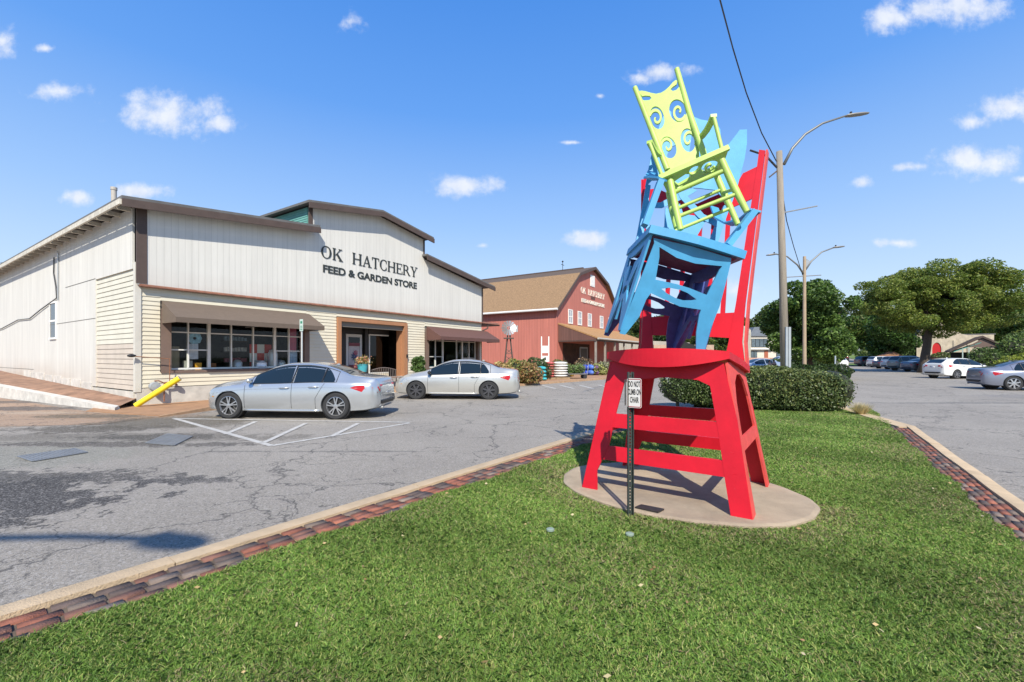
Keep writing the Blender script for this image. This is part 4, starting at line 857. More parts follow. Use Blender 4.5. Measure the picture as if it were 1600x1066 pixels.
for q in serif_word('OK HATCHERY', 6.42, 12.3, 6.0, .54): q.build('letter', LETM, SG)
t = text('FEED & GARDEN STORE', .46, lambda a, c, w_: (6.5+a, -.12+w_, 5.37+c), .05, LETM, SG, 'lower_line', 'LEFT', .012)
wd = max(v_.co.x for v_ in t.data.vertices)-6.5
for q in t.data.vertices: q.co.x = 6.5+(q.co.x-6.5)*5.77/wd; 
# show windows: frames, panes, a dim room behind
FRM = mat('window_frame_cream', (.74,.73,.67), .5, var=.1); GLS = glass('shop_glass', (.86,.88,.87), .35, .01)
def showwin(x0, x1, z0, z1, vx, hz_, y=.0, wide=()):
    b = MB(); 
    for z in (z0, z1): b.box((x0,y+.02,z-.03),(x1,y+.10,z+.03))
    for x in [x0]+list(vx)+[x1]:
        hw = .05 if x in wide else .022; b.box((x-hw,y+.012,z0+.031),(x+hw,y+.108,z1-.031))
    for xa, xb, z in hz_: b.box((xa+.03,y+.028,z-.02),(xb-.03,y+.092,z+.02))
    fr = b.build('display_window', FRM, shop_b); b = MB(); b.box((x0+.02,y+.055,z0+.02),(x1-.02,y+.061,z1-.02)); b.build('pane', GLS, fr); return fr
showwin(.95,5.70,1.17,3.02,(1.5,2.15,2.9,3.7,4.55,5.15),[(.95,2.15,1.83),(.95,5.7,2.44),(4.55,5.7,1.83)],.16,(2.15,4.55))
showwin(13.4,17.95,.98,2.95,(14.1,14.75,16.05,16.6,17.3),[(13.4,17.95,2.55),(13.4,14.75,1.6),(16.6,17.95,1.5)],.14,(14.75,16.6))
b = MB(); b.box((.64,-.03,1.04),(.93,.16,3.2)); b.box((5.72,-.03,1.04),(5.95,.16,3.2)); b.box((.64,-.05,1.04),(5.95,.155,1.12)); b.build('window_surround', mat('brown_surround', (.17,.115,.09), .7, var=.15), shop_b)
b = MB(); b.box((13.1,-.03,.88),(13.35,.14,3.2)); b.box((18.0,-.03,.88),(18.2,.14,3.2)); b.box((13.1,-.05,.86),(18.2,.135,.93)); b.build('window_surround', mat('brown_surround', (.1,.1,.1)), shop_b)
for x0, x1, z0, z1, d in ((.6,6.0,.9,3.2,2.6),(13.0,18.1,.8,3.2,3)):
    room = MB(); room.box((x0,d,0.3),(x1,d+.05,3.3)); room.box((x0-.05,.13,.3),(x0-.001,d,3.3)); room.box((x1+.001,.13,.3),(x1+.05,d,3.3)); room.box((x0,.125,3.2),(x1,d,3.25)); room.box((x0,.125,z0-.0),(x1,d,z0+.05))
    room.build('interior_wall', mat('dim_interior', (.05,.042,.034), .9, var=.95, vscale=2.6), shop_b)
def awning(x0, x1, zt, zb, out, drop, col, nm):
    b = MB(); m = mat(nm, col, .85, var=.1, vscale=6, bump=.2, bscale=200)
    b.add([(x0,-.035,zt),(x1,-.035,zt),(x1,-out,zb+drop),(x0,-out,zb+drop),(x1,-out,zb),(x0,-out,zb),(x0,-.035,zb),(x1,-.035,zb)], [(0,3,2,1),(3,5,4,2),(0,6,5,3),(1,2,4,7)])
    o = b.build('awning', m, shop_b, recalc=False); s_ = o.modifiers.new('t', 'SOLIDIFY'); s_.thickness = .012
    fr = MB()
    for x in (x0+.05, (x0+x1)/2, x1-.05): fr.tube([(x,-.06,zt-.08),(x,-out+.04,zb+drop-.05)], .015, 6); fr.tube([(x,-.06,zb+.02),(x,-out+.04,zb+.02)], .015, 6)
    fr.build('awning_frame', GALV, o)
awning(.66,5.92,3.45,2.70,1.14,.17,(.135,.10,.075),'taupe_canvas'); awning(13.15,19.0,3.34,2.55,1.10,.20,(.115,.055,.045),'maroon_canvas')
# recessed entrance in a cedar-brown surround
CED = mat('cedar_surround', (.37,.175,.085), .7, var=.12, vscale=3, vec=(1,1,.3))
b = MB(); b.box((7.3,-.12,.13),(7.48,.15,3.24)); b.box((11.38,-.12,.13),(11.6,.15,3.24)); b.box((7.3,-.12,3.24),(11.6,.15,3.42)); b.box((11.32,.15,.13),(11.38,.45,3.18)); b.build('door_surround', CED, shop_b)
b = MB(); b.box((7.4,.151,3.19),(11.6,1.9,3.24)); b.build('entrance_soffit', mat('soffit_tan', (.33,.27,.18), .8, var=.3, vscale=4), shop_b)
b = MB(); b.box((7.41,.151,.1),(7.48,1.9,3.185)); b.box((7.48,1.8,.1),(11.38,1.9,3.185)); b.box((9.74,1.05,.1),(9.94,1.8,3.185)); b.box((7.48,1.21,2.79),(9.74,1.3,3.185)); b.box((9.96,1.02,2.80),(11.3,1.1,3.185)); b.box((7.48,1.22,.1),(8.68,1.3,2.78)); b.build('entrance_wall', mat('dark_bronze_frame', (.025,.022,.02), .5), shop_b)
b = MB(); b.box((9.96,1.0,.7),(11.28,1.06,.76)); b.box((9.96,1.0,2.72),(11.28,1.06,2.78)); b.box((9.96,1.0,.76),(10.01,1.06,2.72)); fr = b.build('entrance_window', FRM, shop_b); b = MB(); b.box((10.02,1.02,.77),(11.28,1.03,2.71)); b.build('pane', glass('dark_shop_glass', (.10,.10,.10), .35, .02), fr)
b = MB(); b.box((9.96,1.0,.1),(11.28,1.06,.69)); b.build('entrance_stall_riser', LAP, shop_b)
b = MB()
for a, c in (((7.95,2.18),(8.07,2.78)),): pass
DX0, DX1 = 8.70, 9.66
for bx in (((DX0,1.2,.14),(DX0+.13,1.25,2.75)), ((DX1-.13,1.2,.14),(DX1,1.25,2.75)), ((DX0+.13,1.2,2.60),(DX1-.13,1.25,2.75)), ((DX0+.13,1.2,.14),(DX1-.13,1.25,.40))): b.box(*bx)
dr = b.build('door', mat('door_white', (.62,.60,.55), .5, var=.05), shop_b)
b = MB(); b.box((DX0+.13,1.215,.40),(DX1-.13,1.225,2.60)); b.build('pane', glass('dark_shop_glass'), dr)
b = MB(); b.tube([(DX1-.07,1.19,1.05),(DX1-.07,1.14,1.07),(DX1-.07,1.14,1.23),(DX1-.07,1.19,1.25)], .012, 6); b.build('handle', GALV, dr)
def dxp(pts): return pts
pw = MB(); pw.box((DX0+.14,1.19,1.0),(DX1-.16,1.198,2.30)); pst = pw.build('poster', mat('poster_cream', (.50,.46,.44), .7, var=.2, vscale=8), dr)
fl = MB()
for k in range(9):
    a = k*.7; fl.prism([(0,-.03),(.16,-.05),(.27,0),(.16,.05)], lambda u_, v_, w_, a=a: (DX0+.48+(u_*math.cos(a)-v_*math.sin(a))*.85, 1.183-w_-.0015*k, 1.62+u_*math.sin(a)+v_*math.cos(a)), .002)
fl.build('poster_flower', mat('navy_ink', (.05,.07,.15), .6), pst)
f2 = MB()
for k in range(6):
    a = k*1.05+.4; f2.prism([(0,-.02),(.1,-.04),(.15,0),(.1,.04)], lambda u_, v_, w_, a=a: (DX0+.54+u_*math.cos(a)-v_*math.sin(a), 1.166-w_-.001*k, 1.80+u_*math.sin(a)+v_*math.cos(a)), .002)
f2.build('poster_flower', mat('rose_ink', (.45,.12,.16), .6), pst)
b = MB(); b.box((DX0+.14,1.16,1.0),(DX1-.16,1.18,1.18)); b.box((DX0+.14,1.16,2.14),(DX1-.16,1.18,2.30)); b.build('poster_band', mat('maroon_ink', (.2,.05,.06), .6), pst)
b = MB(); b.box((11.5,-.17,1.55),(11.6,-.12,1.72)); b.build('mail_slot', BLK, shop_b)
b = MB(); b.lathe([(.085,0),(.085,.9),(.10,.9),(.10,1.0),(.02,1.03)], 16, Matrix.Translation((.35,3.4,6.85))); b.build('vent_pipe', mat('tan_vent', (.42,.38,.33), .6, var=.2), shop_b)
# flank: one small window, service cable and mast
b = MB()
for bx in (((-.09,9.0,2.35),(-.02,9.08,4.0)),((-.09,10.0,2.35),(-.02,10.08,4.0)),((-.10,9.08,3.92),(-.02,10.0,4.0)),((-.12,9.08,2.35),(-.02,10.0,2.43)),((-.085,9.08,3.12),(-.02,10.0,3.2))): b.box(*bx)
fr = b.build('side_window', WHT, shop_b); b = MB(); b.box((-.065,9.08,2.43),(-.058,10.0,3.92)); b.build('pane', mat('dark_pane', (.05,.055,.06), .1), fr)
b = MB(); b.box((-.075,6.4,2.0),(-.06,6.41,2.01)); b = MB(); pts = [(-.10,9.2,5.9),(-.10,9.25,5.2),(-.10,8.9,4.6),(-.10,8.8,4.1),(-.10,9.6,4.0),(-.11,11.5,3.75),(-.11,13.5,3.45),(-.11,16,3.5),(-.11,20,3.2),(-.11,26,3.1)]
b.tube(pts, .022, 6); b.build('service_cable', BLK, shop_b)
b = MB(); b.tube([(-.09,8.6,4.0),(-.09,8.6,6.0),(-.14,8.6,6.1)], .025, 8); b.build('service_mast', GALV, shop_b)
for y0, y1, z0, z1 in ((3.8,7.6,4.45,4.52),(3.8,10,3.0,3.03),(13,24,.98,1.0)):
    b = MB(); b.box((-.072,y0,z0),(-.062,y1,z0+.014)); b.build('seam_strip', mat('dark_seam', (.15,.14,.12), .8), shop_b)
wire = MB().tube([P(-60,420,26), P(0,411,25), P(40,405,22), P(84,404,19.6)], .012, 5).build('overhead_wire', BLK, loc=tuple(P(84,404,19.6))); tag(wire, 'black service wire reaching the white flank wall from the left', 'cable')
# ---- goods seen in the left show window and at the door (placed in shop coordinates)
MS = Matrix.Translation((-12.05,14.0,0)) @ Matrix.Rotation(FA, 4, 'Z')
def sp_(x, y, z): return MS @ Vector((x, y, z))
q = sp_(3.78,.62,1.0); t = thing('checkered_board', 'red and white checkered board standing in the left show window', 'display board', q, FA)
for i in range(3):
    for j in range(3):
        b = MB(); b.box((i*.29,0,.02+j*.36),(i*.29+.285,.02,.02+j*.36+.355)); b.build('panel', mat('feed_red', (.62,.05,.03), .5) if (i+j) % 2 == 0 else mat('feed_white', (.85,.80,.72), .5), t)
def can(x, y, r_, h, lab, m, lid='dome'):
    q = sp_(x, y, .95); t = thing('metal_can', lab, 'metal can', q, FA, 'metal cans in the show window')
    MB().lathe([(r_*.94,0),(r_,.02),(r_,h*.5),(r_*1.02,h*.52),(r_,h*.54),(r_,h*.8),(r_*.7,h*.92)], 20).build('body', m, t, auto=R(40)); MB().lathe([(r_*.72,h*.925),(r_*.74,h*.95),(r_*.3,h),(.01,h*1.01)], 16).build('lid', m, t, auto=R(40))
STEEL = mat('dull_steel', (.75,.76,.77), .4, metal=.4, var=.15)
can(3.22,.42,.17,.52,'squat steel milk can left of the checkered board',STEEL); can(4.05,.38,.26,.50,'round-lidded galvanised can before the checkered board',STEEL); can(4.58,.40,.19,.95,'tall bright steel cylinder right of the checkered board',STEEL); can(4.98,.5,.18,.5,'grey feed can behind the thick window post',STEEL)
def boxy(name, x, y, z, w_, d, h, m, lab, cat):
    q = sp_(x, y, z); b = MB(); b.box((0,0,0),(w_,d,h)); b.box((.02,-.006,h*.55),(w_-.02,0,h*.9)); o = b.build(name, m); o.location = q; o.rotation_euler = (0,0,FA); tag(o, lab, cat)
boxy('feed_bag', 1.78,.35,.95,.2,.14,.42, mat('amber_tub', (.95,.45,.03), .4), 'bright amber tub low in the left show window', 'tub'); boxy('crate', 2.3,.5,.95,.22,.15,.4, mat('orange_crate', (.4,.14,.04), .6), 'brown-orange crate beside the amber tub', 'crate')
boxy('paper_sack', 1.05,.5,.95,.3,.2,1.0, mat('tan_sack', (.33,.28,.19), .8, var=.3), 'tall tan sack at the left end of the show window', 'sack'); boxy('white_sack', 1.62-.18,.32,.95,.24,.16,.5, mat('pale_sack', (.5,.48,.42), .8, var=.2), 'small white sack behind the first window bar', 'sack')
boxy('banner', 5.22,.4,1.25,.38,.02,1.7, mat('rose_banner', (.75,.18,.28), .7, var=.2, vscale=5), 'rose pink banner hanging at the right of the show window', 'banner')
boxy('poster', 5.2,.34,1.05,.4,.01,.75, mat('blue_poster', (.45,.6,.8), .7, var=.5, vscale=9), 'pale blue poster low in the show window', 'poster')
boxy('poster', 1.55,.3,1.5,.3,.01,.55, mat('grey_notice', (.65,.68,.75), .7, var=.3, vscale=9), 'grey-blue notice taped left in the show window', 'poster')
q = sp_(1.75,.32,2.25); b = MB()
for k in range(9): a = k*.7; b.ball((.14*math.cos(a),0,.14*math.sin(a)), (.09,.03,.09), 8, 6)
o = b.build('wreath', mat('blue_wreath', (.30,.55,.70), .7, var=.5, vscale=12)); o.location = q; o.rotation_euler = (0,0,FA); tag(o, 'blue flower wreath hanging in the left show window', 'wreath')
q = sp_(2.35,.45,1.0); t = thing('display_shelf', 'dark shelving with packets behind the left show window', 'shelf', q, FA)
for k in range(3):
    b = MB(); b.box((.55,.3,.35+k*.42),(1.45,.6,.38+k*.42)); b.build('shelf_board', mat('shelf_dark', (.06,.045,.035), .7), t)
    b = MB()
    for j in range(7): b.box((.58+j*.12,.34,.381+k*.42),(.58+j*.12+.1,.42,.381+k*.42+.12+.06*rng.random()))
    b.build('packets', mat('packet_'+'abc'[k], [(.35,.10,.12),(.45,.42,.38),(.14,.2,.25)][k], .6, var=.6, vscale=9), t, )
# leaning bollard, gas meter
q = G(212,637); top = Vector((-10.70,14.05,.90)); t = thing('bollard', 'yellow steel bollard knocked over and leaning at the shop corner', 'bollard', q)
MB().tube([(0,0,.06), top-q], .085, 20).build('pipe', mat('worn_yellow', (.78,.62,.02), .5, var=.14, vscale=9), t, auto=R(40)); MB().tube([top-q, (top-q)*1.008], [.07,.07], 16).build('concrete_core', CONC, t)
q = sp_(.62,-.12,0); t = thing('gas_meter', 'grey gas meter with rusty pipes behind the yellow bollard', 'gas meter', q, FA)
MB().lathe([(.02,-.11),(.14,-.10),(.16,0),(.14,.10),(.02,.11)], 18, Matrix.Translation((-.22,-.12,.62)), 'Y').build('meter_body', mat('meter_grey', (.42,.44,.45), .5, metal=.4, var=.2), t, auto=R(35))
RUS = mat('rusty_pipe', (.26,.11,.055), .8, var=.5, vscale=20)
MB().tube([(.05,-.08,.1),(.05,-.08,.72),(-.1,-.1,.80),(-.22,-.12,.80)], .022, 8).build('pipe', RUS, t); MB().tube([(.05,-.08,.72),(.35,-.08,.74),(.42,-.05,.62)], .03, 8).build('pipe', RUS, t); MB().tube([(.20,-.08,.74),(.20,-.08,1.52),(-.7,-.05,1.60)], .014, 8).build('pipe', RUS, t); MB().ball((.32,-.1,.76), (.11,.09,.07)).build('regulator', RUS, t)
MB().ball((-.78,-.03,1.62), (.12,.05,.05)).build('valve', BLK, t)
# entrance: turquoise tub of flowers, iron bench, potted shrubs
def pot(name, lab, x, y, z, r_, h, m, fn, cat):
    q = sp_(x, y, z); t = thing(name, lab, cat, q, FA); MB().lathe([(r_*.75,0),(r_,h),(r_*1.06,h),(r_*1.06,h*1.06),(r_*.9,h*1.06),(r_*.85,h*.9)], 18).build('pot', m, t, auto=R(40)); fn(t, r_, h); return t
def flowers(t, r_, h):
    MB().ball((0,0,h+.05),(r_*.8,r_*.8,.12)).build('foliage', mat('pot_green', (.05,.09,.03), .8, var=.4), t)
    p = rng.normal(size=(500,3))*np.array([r_*.6,r_*.6,.10])+np.array([0,0,h+.17]); c = np.array([(.62,.36,.12),(.55,.25,.18),(.65,.5,.3),(.10,.16,.04)])[rng.integers(0,4,500)]; leaves('flowers', p, .05, LEAF, c, t)
pot('flower_tub', 'turquoise tub of orange flowers standing by the shop door', 8.55,-.25,.86,.26,.36, mat('turquoise_glaze', (.06,.36,.42), .3), flowers, 'flower pot')
q = sp_(8.55,-.25,.1); t = thing('barrel_stand', 'dark stand holding up the turquoise flower tub', 'stand', q, FA); MB().lathe([(.2,0),(.24,.38),(.2,.75)], 14).build('barrel', mat('dark_oak', (.07,.045,.03), .8), t); MB().lathe([(.25,.36),(.25,.42)], 14).build('hoop', BLK, t)
q = sp_(9.0,-.2,.1); t = thing('garden_bench', 'small iron garden bench below the dark entrance window', 'bench', q, FA)
b = MB(); b.box((0,-.4,.42),(1.75,0,.46)); b.build('seat', mat('bench_wood', (.25,.16,.12), .7, var=.2), t)
b = MB()
for k in range(15): x = .06+k*.116; b.tube([(x,.0,.46),(x,.02,.80+.14*math.sin(math.pi*k/14))], .010, 5)
b.tube([(.02+.116*k,.02,.80+.14*math.sin(math.pi*k/15)) for k in range(16)], .016, 6); b.build('backrest', mat('taupe_iron', (.22,.18,.16), .6), t)
for x in (.05,1.68):
    b = MB(); b.box((x,-.38,0),(x+.04,-.34,.42)); b.box((x,-.04,0),(x+.04,0,.42)); b.build('leg', mat('taupe_iron', (.2,.2,.2)), t)
def shrub(t, r_, h):
    bl = crown_blobs((0,0,h+.75), (.32,.32,.72), 12, .2, 3); p = cloudpts(3200, bl, .6); leaves('foliage', p, .05, LEAF, leafcol(0, p, (.07,.14,.035), (.13,.22,.06), .4), t); MB().tube([(0,0,h*.8),(0,0,h+1)], .03, 6).build('stem', BARK, t)
pot('potted_shrub', 'bright green upright shrub in a square tan planter between the two silver cars', 10.6,-1.9,.11,.28,.34, mat('tan_planter', (.46,.26,.10), .8, var=.2), shrub, 'potted shrub')
for x, y, r_, lab in ((12.6,-.7,.42,'low rounded green bush before the cream siding'), (14.1,-.8,.5,'green bush showing over the hood of the rear silver sedan'), (11.3,-.9,.28,'small leafy plant right of the door surround')):
    bush('green_bush', lab, sp_(x,y,.1), [(0,0,r_*.9,r_,r_,r_*.8),(r_*.8,.1,r_*.7,r_*.8,r_*.7,r_*.6),(-r_*.8,0,r_*.7,r_*.8,r_*.7,r_*.6)], 1600, .06, (.055,.11,.03), (.12,.19,.05), .35)
# parking sign on a pole
q = Vector((-7.75,16.1,.11)); t = thing('parking_sign', 'narrow green and white parking sign on a steel pole behind the front silver sedan', 'sign', q)
MB().tube([(0,0,0),(0,0,2.82)], .028, 10).build('pole', mat('pole_white_steel', (.55,.56,.55), .5, metal=.3), t)
b = MB(); b.prism(rrect(-.08,.08,2.42,2.86,.02), lambda a, c, w_: (a*.95, -.045+w_-a*.3, c), .004); b.build('sign_plate', mat('sign_pale_green', (.42,.52,.47), .5), t)
b = MB(); b.prism(rrect(-.045,.045,2.70,2.79,.015), lambda a, c, w_: (a*.95, -.0485+w_-a*.3, c), .002); b.build('sign_symbol', mat('sign_green', (.03,.20,.12), .5), t)
for k in range(3):
    b = MB(); b.prism([(-.05,2.47+k*.06),(.05,2.47+k*.06),(.05,2.495+k*.06),(-.05,2.495+k*.06)], lambda a, c, w_: (a*.95, -.0485+w_-a*.3, c), .002); b.build('sign_symbol', mat('sign_green', (.1,.1,.1)), t)
# ------------------------------------------------------------------ red barn
CB = (4.05,40.0,0); barn = thing('barn', 'red barn store with a brown gambrel roof and an open lean-to porch', 'barn', CB, FA)
BCL = grooved('barn_red_boards_front', (.46,.155,.115), .3, 'X', .10, .4); BCS = grooved('barn_red_boards_side', (.46,.155,.115), .3, 'Y', .10, .4)
GAM = [(0,6.25),(4.5,9.85),(8.45,11.1),(12.4,9.85),(16.9,6.25)]
plate('front_wall', [[(0,0),(0,6.25),(4.5,9.75),(8.45,11.0),(12.4,9.75),(16.9,6.25),(16.9,0)]], fx, .16, BCL, barn)
b = MB(); b.box((-.02,.08,0),(.1,24,6.25)); b.build('side_wall', BCS, barn); b = MB(); b.box((16.8,.08,0),(16.9,24,6.25)); b.box((.1,23.9,0),(16.8,24,9)); b.build('rear_wall', BCS, barn)
BRF = mat('brown_shingle', (.25,.155,.08), .95, var=.5, vscale=9, vec=(.6,.6,3), bump=.7, bscale=25)
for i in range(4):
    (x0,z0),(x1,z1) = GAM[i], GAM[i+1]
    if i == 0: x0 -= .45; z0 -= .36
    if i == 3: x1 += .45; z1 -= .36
    b = MB(); b.add([(x0,-.4,z0),(x1,-.4,z1),(x1,24.4,z1),(x0,24.4,z0),(x0,-.4,z0+.16),(x1,-.4,z1+.16),(x1,24.4,z1+.16),(x0,24.4,z0+.16)], [(0,3,2,1),(4,5,6,7),(0,1,5,4),(1,2,6,5),(2,3,7,6),(3,0,4,7)]); b.build('roof', BRF if i in (0, 3) else mat('shaded_brown_shingle', (.10,.07,.05), .95, var=.3, vscale=10), barn)  # shading of the two upper slopes is put into a darker shingle colour
    b = MB(); b.add([(x0,-.47,z0-.12),(x1,-.47,z1-.12),(x1,-.41,z1-.12),(x0,-.41,z0-.12),(x0,-.47,z0+.17),(x1,-.47,z1+.17),(x1,-.41,z1+.17),(x0,-.41,z0+.17)], [(0,3,2,1),(4,5,6,7),(0,1,5,4),(1,2,6,5),(2,3,7,6),(3,0,4,7)]); b.build('fascia', BROWN, barn)
b = MB(); b.tube([(-.53,-.4,5.92),(-.53,24.4,5.92)], .10, 8); b.build('gutter', WHT, barn)
b = MB(); b.tube([(-.5,8.6,5.9),(-.2,8.6,5.6),(-.08,8.6,5.3),(-.08,8.6,0)], .07, 8); b.build('downpipe', mat('rust_red_pipe', (.30,.09,.05), .7, var=.2), barn)
b = MB(); b.box((8.3,1,11.2),(8.6,24.4,11.36)); b.build('ridge_cap', BROWN, barn)
b = MB(); b.tube([(8.45,3.5,11.3),(8.45,3.5,12.3)], .03, 6); b.box((8.1,3.48,11.9),(8.8,3.52,11.95)); b.ball((8.45,3.5,12.3),.1); b.build('weather_vane', BLK, barn)
def barnwin(x0, x1, z0, z1, nm='window'):
    b = MB()
    for bx in (((x0,-.13,z0),(x0+.1,-.081,z1)),((x1-.1,-.13,z0),(x1,-.081,z1)),((x0+.1,-.13,z1-.1),(x1-.1,-.081,z1)),((x0+.1,-.14,z0),(x1-.1,-.081,z0+.12)),((x0+.1,-.12,(z0+z1)/2-.04),(x1-.1,-.081,(z0+z1)/2+.04)),(((x0+x1)/2-.02,-.115,z0+.12),((x0+x1)/2+.02,-.081,z1-.1))): b.box(*bx)
    fr = b.build(nm, WHT, barn); b = MB(); b.box((x0+.1,-.10,z0+.1),(x1-.1,-.085,z1-.1)); b.build('pane', mat('barn_pane', (.35,.37,.40), .15, var=.4, vscale=3), fr)
for x in (2.35,4.55,7.1,10.5,13.2): barnwin(x, x+1.0, 4.8, 6.2)
b = MB(); b.box((7.75,-.13,9.15),(8.95,-.081,10.35)); b.box((7.85,-.14,9.25),(8.32,-.131,10.25)); b.box((8.38,-.14,9.25),(8.85,-.131,10.25)); b.build('loft_hatch', WHT, barn)
SG2 = thing('store_sign', 'white raised letters on the barn gable reading OK HATCHERY over FEED & GARDEN STORE', 'sign lettering', CB, FA)
sw = serif_word('OK HATCHERY', 5.3, 11.9, 8.12, .62)
for q in sw: q.v = [(x, y+.02, z) for x, y, z in q.v]; q.build('letter', mat('cream_letters', (.72,.68,.58), .6), SG2)
t = text('FEED & GARDEN STORE', .52, lambda a, c, w_: (5.4+a, -.12+w_, 7.22+c), .06, mat('cream_letters', (.7,.7,.6)), SG2, 'lower_line', 'LEFT', .014); wd = max(v_.co.x for v_ in t.data.vertices)-5.4
for q in t.data.vertices: q.co.x = 5.4+(q.co.x-5.4)*6.4/wd
b = MB(); b.box((7.9,-.10,7.75),(9.1,-.081,8.1)); b.build('vent_louvre', mat('barn_dark', (.12,.05,.04), .8), barn)
# lean-to porch
b = MB(); b.add([(.2,-.02,4.62),(16.9,-.02,4.62),(16.9,-3.9,3.2),(.2,-3.9,3.2),(.2,-.02,4.74),(16.9,-.02,4.74),(16.9,-3.9,3.32),(.2,-3.9,3.32)], [(0,3,2,1),(4,5,6,7),(0,1,5,4),(1,2,6,5),(2,3,7,6),(3,0,4,7)]); b.build('porch_roof', mat('ochre_shingle', (.36,.20,.085), .95, var=.35, vscale=9, bump=.6, bscale=25), barn)
b = MB(); b.tube([(.2,-3.98,3.2),(16.9,-3.98,3.2)], .085, 8); b.build('gutter', mat('pale_gutter', (.45,.42,.36), .6), barn)
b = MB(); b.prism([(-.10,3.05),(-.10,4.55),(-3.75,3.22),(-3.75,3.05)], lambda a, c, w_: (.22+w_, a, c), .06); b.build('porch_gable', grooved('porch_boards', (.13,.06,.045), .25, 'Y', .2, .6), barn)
for k, x in enumerate((.35,2.6,5.2,7.9,10.6,13.3,16.2)):
    b = MB(); b.box((x-.08,-3.78,0),(x+.08,-3.62,3.15)); b.build('porch_post', mat('grey_post_wood', (.28,.24,.20), .85, var=.3, vscale=6), barn)
b = MB(); b.box((.2,-3.80,2.98),(16.9,-3.60,3.14)); b.box((.22,-3.6,2.98),(.34,-.1,3.08)); b.build('porch_beam', BROWN, barn)
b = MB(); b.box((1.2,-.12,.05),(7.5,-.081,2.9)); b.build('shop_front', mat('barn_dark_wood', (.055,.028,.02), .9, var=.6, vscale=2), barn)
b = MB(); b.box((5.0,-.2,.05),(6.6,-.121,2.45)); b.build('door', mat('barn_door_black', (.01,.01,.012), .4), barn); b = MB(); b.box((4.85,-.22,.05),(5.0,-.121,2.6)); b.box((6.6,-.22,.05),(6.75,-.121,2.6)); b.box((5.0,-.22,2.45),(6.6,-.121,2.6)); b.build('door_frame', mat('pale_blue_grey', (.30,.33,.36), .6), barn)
q = Vector((21.5,64,0)); b = MB(); b.box((-14,0,0),(9,10,3.9)); o = b.build('warehouse', grooved('beige_sheet', (.42,.38,.31), .4, 'X', .1, .4)); o.location = q; o.rotation_euler = (0,0,FA-.3); tag(o, 'plain beige shed standing behind the right end of the barn porch', 'shed')
q = P(1045,560,58); t = thing('garden_shop', 'low beige building with a dark pitched roof behind the red chair seat', 'building', (q.x,q.y,0)); b = MB(); b.box((-2,0,0),(6,6,3.2)); b.build('wall', mat('tan_render', (.42,.30,.22), .9, var=.2), t); b = MB(); b.prism([(1.4,3.7),(5.6,2.25),(5.6,2.1),(0,2.1)], lambda a, c, w_: (a, -.9+w_, c), .8); b.build('roof', DARK, t)
b = MB(); b.box((.55,-.3,0),(1.0,-.01,3.6)); b.build('pillar', WHT, t)
def on(px, py, z=.11): return G(px, py, z)
# windmill ornament
q = on(795, 592); Yw = 25.5; q = Vector((P(795,555,Yw).x, Yw, .11)); t = thing('garden_windmill', 'small metal garden windmill on a lattice tower before the barn', 'windmill', q); hub = 1.58+45*Yw/F-.11
b = MB()
for sx_, sy_ in ((-1,-1),(1,-1),(1,1),(-1,1)): b.bar((sx_*.36,sy_*.36,0),(sx_*.05,sy_*.05,hub-.25),.06,.06)
for k in range(4): z = .4+k*.42; w_ = .33*(1-z/(hub+.3)); b.bar((-w_,-w_,z),(w_,-w_,z+.3),.03,.03); b.bar((w_,-w_,z),(-w_,-w_,z+.3),.03,.03); b.bar((-w_,-w_,z),(w_,-w_,z),.035,.035)
b.build('tower', mat('windmill_brown', (.08,.06,.05), .7), t)
b = MB(); b.box((-.3,-.3,hub-.62),(.3,.3,hub-.56)); b.build('platform', mat('windmill_brown', (.1,.1,.1)), t)
for k in range(14):
    a = 2*math.pi*k/14; b = MB(); b.prism([(.10,-.025),(.42,-.07),(.42,.07),(.10,.025)], lambda u_, v_, w_, a=a: (u_*math.cos(a)-v_*math.sin(a), -.2+v_*.4+w_, hub+u_*math.sin(a)+v_*math.cos(a)), .01); b.build('blade', GALV, t)
b = MB(); b.tube([(0,-.22,hub),(.15,.5,hub)], .03, 8); b.prism([(0,-.14),(.38,-.2),(.38,.2),(0,.14)], lambda u_, v_, w_: (.15+u_, .45+w_, hub+v_), .012); b.build('tail_vane', GALV, t)
RB_ = (.22,.13,.05); 
for k, (px, Y, r_, lab, ba, al) in enumerate([(783,24.2,.75,'rust and gold ornamental grass clump just right of the store corner',(.34,.21,.08),(.52,.40,.17)), (806,24.6,.85,'mixed gold and green bush below the windmill',(.34,.27,.08),(.20,.25,.07)), (822,24.4,.75,'rusty-leaved bush at the right of the corner planting',(.34,.17,.08),(.30,.25,.09)), (836,29,.9,'dark leafy shrub against the barn flank',(.05,.09,.03),(.12,.16,.06)), (873,32,.8,'tall pale green bush at the barn corner',(.16,.18,.06),(.28,.24,.10))]):
    q = at(px, Y); q.z = .11; bush('planting_bush', lab, q, [(0,0,r_*.8,r_,r_,r_*.8),(r_*.6,-.2,r_*.6,r_*.7,r_*.6,r_*.65),(-r_*.6,0,r_*.6,r_*.7,r_*.6,r_*.6)], 2600, .075, ba, al, .45, group='corner planting')
for k in range(9):
    q = on(792+k*5.0+rng.uniform(-2,2), 588+rng.uniform(-2,2)); b = MB(); b.ball((0,0,.12), (.2+.1*rng.random(),.2,.16), 7, 5); o = b.build('boulder', mat('pale_stone', (.45,.38,.32), .9, var=.3), loc=None); o.location = q; tag(o, 'pale edging rock of the corner planting bed, '+['leftmost of nine','second from the left','third from the left','fourth from the left','middle of nine','sixth from the left','third from the right','second from the right','rightmost of nine'][k], 'rock', 'edging rocks of the corner planting')
